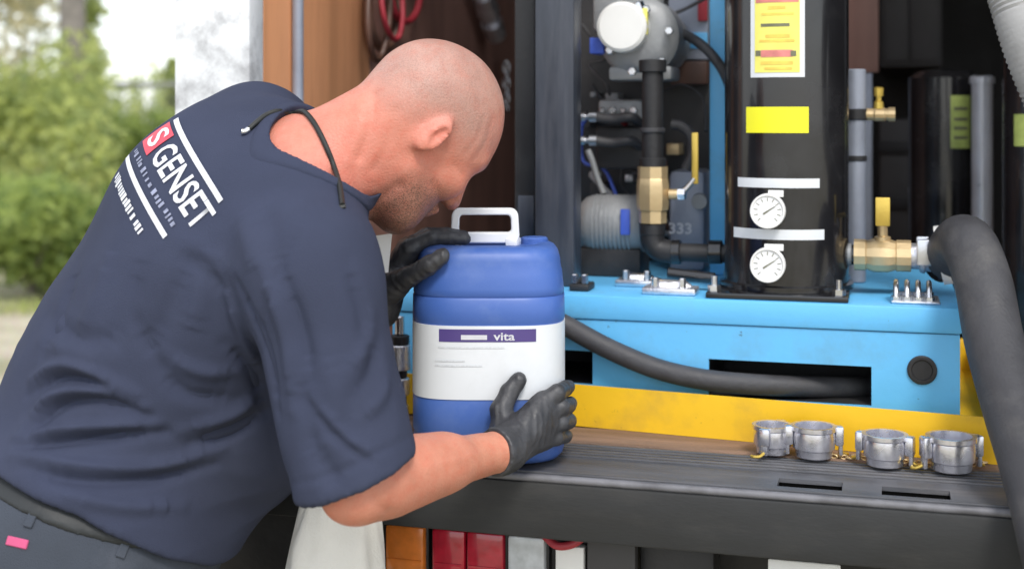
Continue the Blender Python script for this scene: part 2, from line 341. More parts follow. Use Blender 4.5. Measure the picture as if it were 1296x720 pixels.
# below the bumper: light bar and chassis
VLt = 1.90
zt = ZV(600, 668, VLt)
P_box('light_panel', 'blackm', truck, BU0 + .05, XV(800, VLt + .03), VLt + .03, VLt + .045, .62, zt - .003)
P_box('light_panel', 'cab', truck, XV(742, VLt), XV(803, VLt), VLt + .005, VLt + .029, .62, zt - .004)
def lens(x0, x1, mat, name):
    bm = newbm(); a, b = XV(x0, VLt), XV(x1, VLt); box(bm, a, b, VLt, VLt + .026, .665, zt - .006, bev=.005)
    o = obj(name, bm, mat, truck)
    bm = newbm(); box(bm, a - .004, b + .004, VLt + .012, VLt + .0295, .661, zt - .002, bev=.002); obj('lens_bezel', bm, 'blackm', o)
    for i in range(1, 2):
        z = .665 + (zt - .671) * i / 3.4
        bm = newbm(); box(bm, a + .004, b - .004, VLt - .0012, VLt + .001, z - .0015, z + .0015); obj('lens_rib', bm, mat, o)
    return o
lens(487, 536, 'amber', 'indicator_lens'); lens(546, 588, 'red', 'brake_lens'); lens(590, 637, 'red', 'tail_lens'); lens(642, 689, 'clear', 'reverse_lens')
P_box('bracket', 'whitem', truck, XV(702, VLt), XV(738, VLt), VLt + .004, VLt + .022, .66, ZV(715, 692, VLt))
P_tube('light_cable', 'redh', truck, [TV(690, 678, VLt - .0), TV(705, 690, VLt - .008), TV(725, 688, VLt - .008), TV(742, 676, VLt - .002)], .006)
P_box('chassis_rail', 'blackm', truck, -.5, -.42, 2.02, 5.0, .62, .80); P_box('chassis_rail', 'blackm', truck, .42, .5, 2.02, 5.0, .62, .80)
P_box('cross_member', 'blackm', truck, UL, URT, 2.01, 2.07, .66, .82)
bm = newbm(); box(bm, XV(808, 1.93), XV(905, 1.93), 1.93, 1.99, .6, ZV(850, 688, 1.93), bev=.01); obj('tow_bracket', bm, 'blackm', truck)
P_box('number_plate', 'whitem', truck, XV(972, 1.85), XV(1064, 1.85), 1.85, 1.853, .60, ZV(1018, 711, 1.85))
P_box('plate_bracket', 'blackm', truck, XV(985, 1.85), XV(1050, 1.85), 1.854, 1.93, .62, ZB - .087)
for sx in (-1, 1):
    wx = .06 + sx * .93
    bm = newbm(); lathe(bm, (wx - .12, 3.3, .42), (1, 0, 0), [(0, .28), (.01, .38), (.05, .42), (.19, .42), (.23, .38), (.24, .28)], 40); w = obj('wheel', bm, 'tyre', truck)
    bm = newbm(); lathe(bm, (wx - .123, 3.3, .42), (1, 0, 0), [(0, .06), (.03, .1), (.06, .2), (.0, .26), (.246, .26), (.246, .06)], 32); obj('rim', bm, 'grey', w)
P_cyl('axle', 'blackm', truck, (-.75, 3.3, .42), (.87, 3.3, .42), .06)
P_box('axle_mount', 'blackm', truck, -.5, -.42, 3.2, 3.4, .45, .62); P_box('axle_mount', 'blackm', truck, .42, .5, 3.2, 3.4, .45, .62)

# fittings hung on the truck's wall
def wall_pt(px, py, off=.02):     # pixel on the left inner wall
    t = (px - CX) / F_PX; U = UL + off
    V = (U * ca - t * (-U * sa)) / (t * ca - sa); d = -U * sa + V * ca
    return Vector((U, V, CAMH - (py - HY) / F_PX * d))
coil = thing('cable_coil', 'dark red and brown cable coil hanging on the brown inner wall', 'cable', wall_pt(500, 80))
def loop(cx, cy, rx, ry, off, tilt=0):
    return [wall_pt(cx + rx * math.cos(a) + tilt * math.sin(a), cy + ry * math.sin(a), off + .004 * math.sin(3 * a)) for a in np.linspace(0, 2 * math.pi, 17)]
P_tube('cable', 'redh', coil, loop(513, -12, 19, 40, .03), .008, k=5)
P_tube('cable', 'redh', coil, loop(496, 2, 13, 48, .045, 4), .006, k=5)
P_tube('cable', 'brownh', coil, loop(486, 0, 20, 62, .02), .010, k=5)
P_tube('cable', 'brownh', coil, loop(480, 6, 14, 70, .035, -3), .007, k=5)
P_cyl('hook', 'steel', coil, wall_pt(500, -48, 0), wall_pt(500, -48, .08), .008)
fit = thing('hose_fitting', 'tarnished steel hose fitting hanging high on the dark wall', 'fitting', wall_pt(617, 50, .05))
a, b = wall_pt(603, -30, .05), wall_pt(630, 52, .05); dd = (b - a)
bm = newbm(); L_ = dd.length; lathe(bm, a, dd, [(0, .012), (L_ * .3, .012), (L_ * .3, .026), (L_ * .55, .03), (L_ * .55, .02), (L_ * .7, .02), (L_ * .7, .03), (L_ * .93, .026), (L_, .01)], 14); obj('coupler', bm, 'alu', fit)
P_cyl('hook', 'steel', fit, wall_pt(603, -30, .0), wall_pt(603, -30, .055), .006)
ch = thing('chain', 'short steel chain hanging on the wall beside the black panel', 'chain', wall_pt(642, 135, .04))
for k in range(6):
    p = wall_pt(641 + (k % 2), 86 + k * 10, .04); r_ = .0075
    ang = 0 if k % 2 else math.pi / 2
    pts = [p + Vector((math.sin(ang) * r_ * math.cos(t), math.cos(ang) * r_ * math.cos(t), .014 * math.sin(t))) for t in np.linspace(0, 2 * math.pi, 13)]
    P_tube('chain_link', 'steel', ch, pts, .0034, n=8, k=2)
P_cyl('hook', 'steel', ch, wall_pt(641, 79, 0), wall_pt(641, 79, .045), .005)
# dim cabinets deep inside
cb = thing('wall_cabinet', 'dark grey cabinet hanging in the shaded depth of the truck', 'cabinet', TV(1150, 85, 4.0))
P_box('carcass', 'cab', cb, XV(1114, 4.0), XV(1192, 4.0), 4.0, 4.99, ZV(1150, 84, 4.0), 2.74)
P_box('door', 'cab', cb, XV(1119, 3.99), XV(1150, 3.99), 3.985, 3.999, ZV(1150, 78, 4.0), 2.7)
P_box('door', 'cab', cb, XV(1152, 3.99), XV(1188, 3.99), 3.985, 3.999, ZV(1150, 78, 4.0), 2.7)
bd = thing('tall_board', 'dark brown board standing behind the upright grey pipe', 'board', (XV(1090, 3.2), 3.2, ZB + .001))
P_box('board', 'plyd', bd, XV(1066, 3.2), XV(1112, 3.2), 3.2, 3.22, ZV(1090, 92, 3.2), 2.3)
P_box('lower_panel', 'greyb', bd, XV(1066, 3.2), XV(1104, 3.2), 3.2, 3.22, ZB + .001, ZV(1090, 93, 3.2))

# ------------------------------------------------------------------ yellow spill tray
tr0, tr1 = -.83, TZ(1283, 592, ZB).x
tray = thing('spill_tray', 'yellow painted steel spill tray under the blue equipment skid', 'tray', (-.35, 2.4, ZB + .004))
zt0 = ZB + .0045; LIP = zt0 + .066; TB = 2.74
VR = 2.030; fl = [(tr0, 2.118), (-.56, 2.113), (tr1, VR)]      # the front edge runs a little askew of the truck
def prism(bm, pts, z0, z1):
    lo_ = [bm.verts.new((x, y, z0)) for x, y in pts]; hi_ = [bm.verts.new((x, y, z1)) for x, y in pts]; bm.faces.new(lo_[::-1]); bm.faces.new(hi_)
    for i in range(len(pts)): j = (i + 1) % len(pts); bm.faces.new((lo_[i], lo_[j], hi_[j], hi_[i]))
bm = newbm(); prism(bm, fl + [(tr1, TB), (tr0, TB)], zt0, zt0 + .004); obj('tray_floor', bm, 'yellow', tray, 20)
bm = newbm(); prism(bm, [(x, y - .0045) for x, y in fl] + [(x, y - .0005) for x, y in fl[::-1]], zt0, LIP); obj('tray_wall', bm, 'yellow', tray, 20)
P_box('tray_wall', 'yellow', tray, tr0, tr1, TB, TB + .004, zt0, LIP)
P_box('tray_wall', 'yellow', tray, tr1, tr1 + .004, VR - .004, TB + .004, zt0, LIP)
P_box('tray_wall', 'yellow', tray, tr0 - .004, tr0, VT - .004, TB + .004, zt0, LIP)
P_box('tray_rim', 'yellow', tray, tr1 - .016, tr1 + .020, VR - .003, TB + .004, LIP, LIP + .004, bev=.001)

# ------------------------------------------------------------------ blue equipment skid with the pumping unit
BV = 2.135; BT = 1.064; BB = zt0 + .0045
bx0, bx1, BD = XV(497, BV), XV(1215, BV), 2.68
skid = thing('pump_skid', 'sky blue steel skid carrying a black vessel, pump, pipes and valves', 'pump unit', ((bx0 + bx1) / 2, 2.4, BB))
hz = lambda px, y: ZV(px, y, BV)
holes = [(XV(897, BV), XV(1103, BV), hz(1000, 508), hz(1000, 459)), (XV(610, BV), XV(750, BV), hz(740, 486), hz(740, 444))]
bm = newbm(); plate_holes(bm, 'y', (bx0, bx1), (BB, BT - .041), holes, BV, BV + .006); obj('front_plate', bm, 'blue', skid)
bm = newbm(); box(bm, bx0 - .003, bx1 + .003, BV - .004, BD + .003, BT - .040, BT, bev=.004); obj('top_cover', bm, 'blue', skid)
P_box('side_plate', 'blue', skid, bx1 - .006, bx1, BV + .0065, BD, BB, BT - .041); P_box('side_plate', 'blue', skid, bx0, bx0 + .006, BV + .0065, BD, BB, BT - .041)
P_box('rear_plate', 'blue', skid, bx0, bx1, BD - .006, BD, BB, BT - .041)
for h in holes:     # fork pockets run through the skid
    bm = newbm()
    e = .004
    box(bm, h[0] - e, h[1] + e, BV + .0065, BD - .01, h[3], h[3] + e); box(bm, h[0] - e, h[1] + e, BV + .0065, BD - .01, h[2] - e, h[2])
    box(bm, h[0] - e, h[0], BV + .0065, BD - .01, h[2], h[3]); box(bm, h[1], h[1] + e, BV + .0065, BD - .01, h[2], h[3])
    box(bm, h[0] - e, h[1] + e, BV + .2, BV + .21, h[2], h[3]); obj('fork_pocket', bm, 'blackm', skid)
p = TV(1167, 468, BV); bm = newbm()
lathe(bm, p + Vector((0, .003, 0)), (0, -1, 0), [(0, .022), (.006, .022), (.0075, .020), (.0075, .016), (.0045, .0145), (.0045, .0001)], 28); obj('rubber_grommet', bm, 'blackm', skid)
# --- tall black vessel
VC = BV + .125; vx = XV(995, VC); vr = .1005
P_box('base_plate', 'black', skid, XV(893, BV + .004), XV(1074, BV + .004), BV + .003, BV + .247, BT + .0005, BT + .010)
bm = newbm(); lathe(bm, (vx, VC, BT + .0105), (0, 0, 1), [(0, vr + .008), (.008, vr + .008), (.010, vr), (.62, vr), (.62, vr + .03), (.645, vr + .03), (.645, vr + .028), (.67, vr + .02), (.70, vr * .6), (.71, .0001)], 64)
vessel = obj('filter_vessel', bm, 'black', skid)
for x in (904, 1062):
    for vv in (BV + .02, BV + .228):
        q = Vector((XV(x, BV + .02), vv, BT + .0105)); bm = newbm(); cyl(bm, q, q + Vector((0, 0, .009)), .0105, n=6); cyl(bm, q, q + Vector((0, 0, .024)), .005, n=10); obj('anchor_bolt', bm, 'steel', skid)
def wrap(name, parent, mat, verts, faces, px, py, off, zoff=0):   # bend a flat print round the vessel, centred where the pixel's ray meets its front
    # ray against the cylinder
    o = Vector((0, 0, CAMH)); d = W(px, py, 1.0) - o; ox, oy = -vx, -VC
    A = d.x ** 2 + d.y ** 2; B_ = 2 * (ox * d.x + oy * d.y); Cc = ox * ox + oy * oy - vr * vr; t = (-B_ - math.sqrt(B_ * B_ - 4 * A * Cc)) / (2 * A)
    h = o + d * t; a0 = math.atan2(h.x - vx, -(h.y - VC)); rr = vr + off
    return npobj(name, [(vx + rr * math.sin(a0 + x / vr), VC - rr * math.cos(a0 + x / vr), h.z + y + zoff) for x, y in verts], faces, mat, parent, 60)
k = PM(983, VC - .1)
st = wrap('warning_label', vessel, 'label', *rect_verts(66 * k * 1.06, 180 * k, 10, 6), 983, 8, .0008)
wrap('label_panel', st, 'stickl', *rect_verts(54 * k * 1.06, 168 * k, 10, 6), 983, 8, .0014)
for yy, hh, ww, mm, dx in ((1, 5, 54, 'stickr', 0), (10, 4, 22, 'sticko', 0), (18, 3, 40, 'sticko', 1), (32, 4, 36, 'stickk', -2), (46, 4, 30, 'sticko', 1), (52, 3, 44, 'sticko', 0), (68, 9, 40, 'stickr', 0), (68, 7, 7, 'stickk', -23), (68, 7, 7, 'stickk', 21), (80, 4, 40, 'sticko', 0), (87, 3, 34, 'sticko', 2)):
    wrap('printed_line', st, mm, *rect_verts(ww * k, hh * k, 8, 1), 983 + dx, yy, .0019)
wrap('yellow_label', vessel, 'sticky', *rect_verts(82 * k, 33 * k, 12, 2), 982, 152, .0008)
wrap('white_strip', vessel, 'label', *rect_verts(112 * k, 12 * k, 14, 2), 982, 232, .0008)
wrap('white_strip', vessel, 'label', *rect_verts(128 * k, 13 * k, 14, 2), 981, 297, .0008)
for gy in (267, 335):
    gp = TV(972, gy, VC - vr - .014); r_ = .0275
    bm = newbm(); lathe(bm, gp, (0, -1, 0), [(-.02, .008), (-.004, .008), (-.004, r_), (.010, r_), (.012, r_ - .001), (.012, r_ - .003), (.009, r_ - .004), (.009, .0001)], 36)
    gg = obj('pressure_gauge', bm, 'whitem', skid)
    bm = newbm(); lathe(bm, gp, (0, -1, 0), [(.0092, r_ - .0045), (.0098, r_ - .005), (.0098, .0001)], 32); obj('dial', bm, 'white', gg)
    bm = newbm()
    for j in range(11):
        a = R(-135 + 27 * j); c = gp + Vector((math.sin(a) * .0185, -.0101, math.cos(a) * .0185)); dr = Vector((math.sin(a), 0, math.cos(a)))
        sd = Vector((dr.z, 0, -dr.x)); vv = [bm.verts.new(c + dr * s1 * .003 + sd * s2 * .0006) for s1, s2 in ((-1, -1), (1, -1), (1, 1), (-1, 1))]; bm.faces.new(vv)
    obj('scale_marks', bm, 'stickk', gg)
    dr = Vector((.75, 0, .5)).normalized(); sd = Vector((dr.z, 0, -dr.x)); bm = newbm()
    vv = [bm.verts.new(gp + Vector((0, -.0108, 0)) + dr * s1 + sd * s2) for s1, s2 in ((-.008, -.0014), (.015, -.0005), (.015, .0005), (-.008, .0014))]; bm.faces.new(vv); obj('needle', bm, 'stickk', gg, 0)
    P_box('gauge_tag', 'whitem', gg, gp.x - .006 if gy > 300 else gp.x, gp.x + .024, gp.y + .001, gp.y + .004, gp.z + .022, gp.z + .0325, bev=.001)
# --- posts and frame
def post(name, mat, x0, x1, V, z0, z1, dep):
    return P_box(name, mat, skid, XV(x0, V), XV(x1, V), V, V + dep, z0, z1, bev=.003)
zT = 2.0
post('frame_post', 'poly', 677, 726, 2.22, BT + .0005, zT, .06)
post('frame_post', 'blackm', 651, 677, 2.30, BT + .0005, zT, .04)
post('frame_post', 'blue', 898, 921, 2.46, BT + .0005, zT, .05)
P_box('frame_beam', 'blue', skid, XV(651, 2.30), bx1 - .1, 2.46, 2.51, zT + .0005, zT + .05)
P_box('frame_beam', 'poly', skid, XV(651, 2.30), XV(726, 2.22), 2.22, 2.459, zT + .0005, zT + .05)
post('post_plate', 'poly', 655, 676, 2.295, BT + .07, BT + .15, .004)
P_box('back_panel', 'blackm', skid, XV(676, 2.66), XV(925, 2.66), 2.662, 2.672, BT + .0005, 1.9)
V5 = 2.62
P_box('control_panel', 'greyb', skid, XV(846, V5), XV(896, V5), V5, V5 + .03, ZV(870, 76, V5), 1.75)
P_box('control_panel', 'blue', skid, XV(846, V5), XV(896, V5), V5 - .006, V5 - .0005, ZV(870, 62, V5), ZV(870, 42, V5))
P_box('relay_box', 'brownh', skid, XV(850, V5), XV(897, V5), V5 - .02, V5 + .035, ZV(870, 108, V5), ZV(870, 78, V5), bev=.006)
P_box('red_cover', 'redh', skid, XV(884, V5), XV(896, V5), V5 - .012, V5 - .0005, ZV(870, 28, V5), ZV(870, -30, V5))
P_tube('cable', 'rubber', skid, [TV(835, 35, 2.5), TV(858, 40, 2.46), TV(885, 55, 2.42), TV(905, 75, 2.41), TV(920, 100, 2.42), TV(932, 140, 2.44)], .009)
P_tube('cable', 'rubber', skid, [TV(840, 22, 2.55), TV(862, 14, 2.55), TV(890, 0, 2.55), TV(915, -14, 2.55)], .0035)
# --- motor with white end cap
mp_ = TV(786, 34, 2.33); k5 = PM(786, 2.33)
bm = newbm(); lathe(bm, TV(806, 46, 2.36), (0, 1, 0), [(0, 30 * k5), (.006, 44 * k5), (.02, 52 * k5), (.1, 52 * k5), (.14, 44 * k5), (.24, 44 * k5), (.25, 10 * k5)], 36); mot = obj('meter_body', bm, 'grey', skid)
bm = newbm(); lathe(bm, mp_, (0, 1, 0), [(0, .001), (0, 28 * k5), (.004, 32 * k5), (.03, 33 * k5), (.035, 30 * k5)], 36); obj('round_cap', bm, 'whitem', mot)
for j in range(6):
    a = j * math.pi / 3 + .3; q = TV(810, 52, 2.355) + Vector((math.cos(a) * 40 * k5, 0, math.sin(a) * 40 * k5)); P_cyl('flange_bolt', 'steel', mot, q, q + Vector((0, -.012, 0)), .008, n=6)
P_box('outlet_flange', 'grey', mot, XV(770, 2.37), XV(850, 2.37), 2.37, 2.47, ZV(805, 102, 2.37), ZV(805, 84, 2.37), bev=.006)
P_box('mounting_pad', 'grey', mot, XV(746, 2.4), XV(790, 2.4), 2.42, 2.6, ZV(770, 40, 2.4), ZV(770, -20, 2.4), bev=.01)
P_box('yellow_tag', 'stickl', mot, XV(808, 2.33), XV(818, 2.33), 2.34, 2.352, ZV(812, 44, 2.33), ZV(812, 10, 2.33))
P_box('blue_tag', 'bluep', mot, XV(746, 2.36), XV(764, 2.36), 2.36, 2.42, ZV(755, 68, 2.36), ZV(755, 48, 2.36))
P_cyl('gland', 'steel', mot, TV(806, 4, 2.35), TV(812, 20, 2.35), .012)
P_tube('conduit_stub', 'grey', mot, [TV(822, -40, 2.4), TV(826, 0, 2.4), TV(828, 40, 2.42)], .02)
# --- riser pipe, brass ball valve, elbow
VPp = 2.32; pc = lambda x, y: TV(x, y, VPp); kp = PM(826, VPp)
P_cyl('riser_pipe', 'blackm', skid, pc(826, 216), pc(826, 78), 13.5 * kp)
P_cyl('pipe_coupling', 'blackm', skid, pc(826, 92), pc(826, 76), 17.5 * kp)
P_cyl('pipe_coupling', 'rubber', skid, pc(826, 168), pc(826, 162), 16 * kp)
P_cyl('pipe_coupling', 'blackm', skid, pc(826, 212), pc(826, 200), 17 * kp)
bm = newbm(); a, b = pc(826, 282), pc(826, 211); L_ = (b - a).length
lathe(bm, a, b - a, [(0, .020), (0, .0245), (L_ * .22, .0245), (L_ * .23, .027), (L_ * .34, .0285), (L_ * .66, .0285), (L_ * .78, .027), (L_ * .79, .0265), (L_, .0265), (L_, .02)], 8, True); bv = obj('brass_valve', bm, 'brass', skid, 20)
P_cyl('valve_stem', 'brass', bv, pc(846, 246), pc(858, 246), .009, n=12); P_cyl('stem_nut', 'steel', bv, pc(857, 246), pc(868, 246), .0105, n=6)
P_tube('handle_arm', 'steel', bv, [pc(862, 246), pc(868, 240), pc(874, 233), pc(879, 226)], .0045, n=8)
bm = newbm(); a, b = pc(875.5, 233), pc(884, 168); box(bm, a.x, b.x, VPp - .003, VPp + .003, a.z, b.z, bev=.002); obj('lever_handle', bm, 'brassy', bv)
P_cyl('pipe_union', 'blackm', skid, pc(826, 297), pc(826, 283), 16 * kp)
P_tube('pipe_elbow', 'blackm', skid, [pc(826, 292), pc(827, 306), pc(833, 315), pc(846, 318.5), pc(860, 319)], 15 * kp, n=20)
P_cyl('feed_pipe', 'blackm', skid, pc(850, 319), Vector((vx - vr * .72, VPp, pc(850, 319).z)), 11.5 * kp)
P_cyl('pipe_collar', 'black', skid, pc(850, 319), pc(862, 319), 15.5 * kp)
P_cyl('pipe_collar', 'black', skid, pc(897, 319), pc(914, 319), 15 * kp)
# --- pump head, motor and small fittings behind
V6 = 2.42; q6 = lambda x, y, v=V6: TV(x, y, v); k6 = PM(770, V6)
for y in (148, 178):
    bm = newbm(); a = q6(726, y); lathe(bm, a, (1, 0, 0), [(0, .006), (.002, .008), (.022, .008), (.022, .005), (.030, .005), (.030, .010), (.044, .010), (.044, .005), (.06, .005)], 12); obj('hydraulic_fitting', bm, 'steel', skid)
    P_tube('braided_hose', 'rubber', skid, [q6(752, y), q6(775, y + 3), q6(800, y + 1), q6(815, y + 14, V6 + .05)], .009)
bm = newbm(); box(bm, q6(755, 0).x, q6(812, 0).x, V6 + .01, V6 + .11, q6(780, 154).z, q6(780, 126).z, bev=.008); pb = obj('valve_block', bm, 'grey', skid)
for j in range(4):
    q = q6(763 + j * 13, 140, V6 + .01); P_cyl('block_plug', 'steel', pb, q, q + Vector((0, -.008, 0)), .006 + .002 * (j % 2), n=6)
P_box('valve_block', 'blackm', skid, q6(750, 0).x, q6(812, 0).x, V6 + .02, V6 + .11, q6(780, 215).z, q6(780, 160).z, bev=.008)
P_tube('flexible_conduit', 'rubber', skid, [q6(850, 158), q6(862, 160), q6(874, 172), q6(876, 195), q6(868, 214)], .010, ribs=.12)
P_tube('flexible_conduit', 'grey', skid, [q6(744, 190), q6(750, 205), q6(756, 225), q6(764, 245)], .006)
a, b = q6(738, 284, V6), q6(815, 284, V6); bm = newbm(); L_ = (b - a).length
lathe(bm, a, b - a, [(0, .02), (0, .042), (.008, .050), (.02, .054), (L_ - .01, .054), (L_, .05)], 32); em = obj('pump_motor', bm, 'grey', skid)
for j in range(9):
    x = a.x + .026 + j * (L_ - .04) / 9; bm = newbm(); lathe(bm, (x, a.y, a.z), (1, 0, 0), [(0, .052), (0, .0562), (.004, .0562), (.004, .052)], 32); obj('cooling_fin', bm, 'grey', em)
P_box('motor_label', 'bluep', em, q6(793, 0).x, q6(805, 0).x, V6 - .0605, V6 - .056, q6(800, 294).z, q6(800, 262).z)
P_box('motor_foot', 'blackm', em, a.x, b.x, V6 - .04, V6 + .06, BT + .001, a.z - .04)
V7 = 2.50; bm = newbm(); box(bm, XV(846, V7), XV(892, V7), V7, V7 + .12, BT + .001, ZV(870, 216, V7), bev=.012); jb = obj('gear_casing', bm, 'greyb', skid)
k7 = PM(860, V7); tv, tf = text_verts('333', 19 * k7, 29 * k7); c_ = TV(861, 290, V7 - .001); npobj('casing_number', [(c_.x + x, c_.y, c_.z + y) for x, y in tv], tf, 'printw', jb, 0)
bm = newbm(); lathe(bm, TV(886, 255, V7 - .0), (0, -1, 0), [(0, .016), (.012, .014), (.012, .0001)], 20); obj('casing_cover', bm, 'grey', jb)
rw = random.Random(12)
for j in range(16):     # small wiring and hoses crowding the back of the unit
    x, y, v = rw.uniform(735, 890), rw.uniform(20, 300), rw.uniform(2.5, 2.6); pts = []
    for s in range(5): pts.append(TV(min(893, max(732, x)), y, v)); x += rw.uniform(-22, 30); y += rw.uniform(-8, 42); v += rw.uniform(-.02, .015)
    P_tube('wiring', ('rubber', 'rubber', 'redh', 'grey', 'bluep', 'rubber', 'duct', 'brownh')[j % 8], skid, pts, rw.uniform(.0025, .007), n=8, k=5)
for j in range(14):
    q = TV(rw.uniform(738, 888), rw.uniform(110, 300), 2.6); s = rw.uniform(.006, .018); P_box('junction_piece', ('grey', 'blackm', 'alu', 'cab', 'brass')[j % 5], skid, q.x - s, q.x + s, 2.6, 2.66, q.z - s * rw.uniform(.5, 1.2), q.z + s, bev=.002)
# --- loose-looking clamps and brackets on the cover
def clamp(x0, x1, y0, y1, V, mat='alu'):
    a, b = TV(x0, y1, V), TV(x1, y0, V); bm = newbm(); box(bm, a.x, b.x, V, V + .05, BT + .0005, BT + .012, bev=.003)
    lathe(bm, (a.x + .01, V + .025, BT + .010), (1, 0, 0), [(0, .006), (.004, .013), (b.x - a.x - .03, .013), (b.x - a.x - .02, .006)], 14)
    c_ = obj('pipe_clamp', bm, mat, skid)
    for t in (.25, .75):
        q = Vector((a.x + (b.x - a.x) * t, V + .008, BT + .012)); P_cyl('clamp_bolt', 'steel', c_, q, q + Vector((0, 0, .016)), .006, n=6)
clamp(812, 880, 350, 375, BV + .02); clamp(778, 832, 335, 350, BV + .11, 'steel'); clamp(720, 745, 350, 370, BV + .03, 'blackm')
P_cyl('drain_pipe', 'black', skid, TV(845, 345, BV + .1), TV(905, 352, BV + .1), .009)
for j in range(4):      # U-bolts by the outlet
    x = XV(1134 + j * 14, BV + .05); pts = [(x, BV + .03 + .06 * s, BT + .002 + .028 * math.sin(math.pi * s) ** .5) for s in np.linspace(0, 1, 9)]
    u_ = P_tube('u_bolt', 'steel', skid, pts, .0042, n=8, k=3)
    for s in (0, 1): bm = newbm(); cyl(bm, (x, BV + .03 + .06 * s, BT + .001), (x, BV + .03 + .06 * s, BT + .011), .008, n=6); obj('nut', bm, 'steel', u_)
P_box('saddle_plate', 'alu', skid, XV(1128, BV + .03), XV(1190, BV + .03), BV + .02, BV + .10, BT + .0005, BT + .005)
# --- outlet: nipple, brass valve, coupling
oz = ZV(1110, 323, VC); oc = lambda x: Vector((XV(x, VC), VC, oz)); ko = PM(1110, VC)
P_cyl('outlet_nipple', 'black', skid, Vector((vx + vr - .006, VC, oz)), oc(1086), 13 * ko); P_cyl('nipple_band', 'grey', skid, oc(1058), oc(1078), 14.5 * ko)
bm = newbm(); a, b = oc(1081), oc(1153); L_ = (b - a).length
lathe(bm, a, b - a, [(0, .016), (0, .0255), (L_ * .2, .0255), (L_ * .22, .0235), (L_ * .35, .0275), (L_ * .6, .0275), (L_ * .73, .0235), (L_ * .75, .0255), (L_, .0255), (L_, .016)], 12); ov = obj('brass_valve', bm, 'brass', skid, 20)
sx = oc(1117).x
bm = newbm(); lathe(bm, (sx, VC, oz + .022), (0, 0, 1), [(0, .013), (.008, .013), (.010, .008), (.028, .008), (.028, .011), (.036, .011), (.036, .006)], 12); obj('valve_stem', bm, 'brass', ov)
bm = newbm(); box(bm, sx - .010, sx + .011, VC - .035, VC + .04, oz + .058, oz + .064, bev=.002); box(bm, sx - .011, sx + .012, VC - .040, VC - .034, oz + .050, oz + .096, bev=.002); obj('lever_handle', bm, 'brassy', ov)
bm = newbm(); a, b = oc(1152), oc(1188); L_ = (b - a).length
lathe(bm, a, b - a, [(0, .016), (0, .021), (L_ * .3, .021), (L_ * .35, .026), (L_ * .5, .028), (L_ * .55, .024), (L_ * .8, .024), (L_ * .85, .029), (L_, .029)], 20); cl = obj('cam_coupling', bm, 'alu', skid)
for s in (-1, 1):
    bm = newbm(); box(bm, oc(1160).x, oc(1180).x, VC + s * .03 - .004, VC + s * .03 + .004, oz - .012, oz + .03, bev=.003); obj('cam_arm', bm, 'steel', cl)
# --- upright pipe with a small valve right of the vessel
V8 = 2.42; kk = PM(1083, V8)
P_cyl('standpipe', 'greyb', skid, (XV(1083, V8), V8, BT + .001), TV(1083, 88, V8), 12.5 * kk); P_cyl('pipe_coupling', 'blackm', skid, TV(1083, 152, V8), TV(1083, 138, V8), 15 * kk); P_cyl('pipe_coupling', 'blackm', skid, TV(1083, 204, V8), TV(1083, 197, V8), 14 * kk)
P_cyl('branch_pipe', 'blackm', skid, TV(1083, 145, V8), TV(1096, 145, V8), 7 * kk)
bm = newbm(); a, b = TV(1094, 145, V8), TV(1133, 145, V8); L_ = (b - a).length; lathe(bm, a, b - a, [(0, .006), (0, .0105), (L_ * .3, .0105), (L_ * .35, .012), (L_ * .65, .012), (L_ * .7, .0105), (L_ * .78, .0105), (L_ * .78, .0125), (L_, .0125), (L_, .007)], 12); sv = obj('small_brass_valve', bm, 'brass', skid, 25)
bm = newbm(); a = TV(1112, 138, V8); lathe(bm, a, (0, 0, 1), [(0, .009), (.012, .008), (.014, .005), (.022, .005), (.022, .008), (.036, .0085), (.038, .004)], 10); obj('valve_knob', bm, 'brassy', sv)

# ------------------------------------------------------------------ second unit deeper in the truck
V9 = 2.95; k9 = PM(1240, V9)
u2 = thing('second_vessel', 'black filter vessel with faded green label and bright steel tube in the truck', 'vessel', (XV(1195, 3.05), 3.05, ZB + .0015))
bm = newbm(); lathe(bm, (XV(1195, 3.05), 3.05, ZB + .0015), (0, 0, 1), [(0, .11), (.02, .11), (.02, .075), (ZV(1195, 100, 3.05) - ZB, .075), (ZV(1195, 92, 3.05) - ZB, .06), (ZV(1195, 88, 3.05) - ZB, .0001)], 40); obj('vessel_body', bm, 'black', u2)
bm = newbm(); cyl(bm, (XV(1243, V9), V9, ZB + .0015), TV(1243, 104, V9), 13 * k9, n=24); lathe(bm, TV(1243, 106, V9), (0, 0, 1), [(0, 15.5 * k9), (.012, 15.5 * k9), (.016, 12 * k9)], 24); obj('steel_tube', bm, 'tubew', u2)
z0, z1 = ZV(1216, 188, 2.97), ZV(1216, 121, 2.97); kr = .0757
a0 = [math.asin(max(-1, min(1, (XV(x, 2.98) - XV(1195, 3.05)) / kr))) for x in (1203, 1228)]
vv, ff = rect_verts(1, 1, 6, 1); npobj('label', [(XV(1195, 3.05) + kr * math.sin(a0[0] + (a0[1] - a0[0]) * (x + .5)), 3.05 - kr * math.cos(a0[0] + (a0[1] - a0[0]) * (x + .5)), z0 + (z1 - z0) * (y + .5)) for x, y in vv], ff, 'stickg', u2, 60)
for t in (.2, .38, .55, .75): npobj('label_line', [(XV(1195, 3.05) + (kr + .0006) * math.sin(a0[0] + (a0[1] - a0[0]) * (.15 + .7 * (x + .5))), 3.05 - (kr + .0006) * math.cos(a0[0] + (a0[1] - a0[0]) * (.15 + .7 * (x + .5))), z0 + (z1 - z0) * (t + .06 * y)) for x, y in vv], ff, 'stickk', u2, 60)
P_tube('link_pipe', 'blackm', u2, [(XV(1195, 3.05), 3.05, 1.0), (XV(1243, V9), V9, 1.0)], .02, k=1)
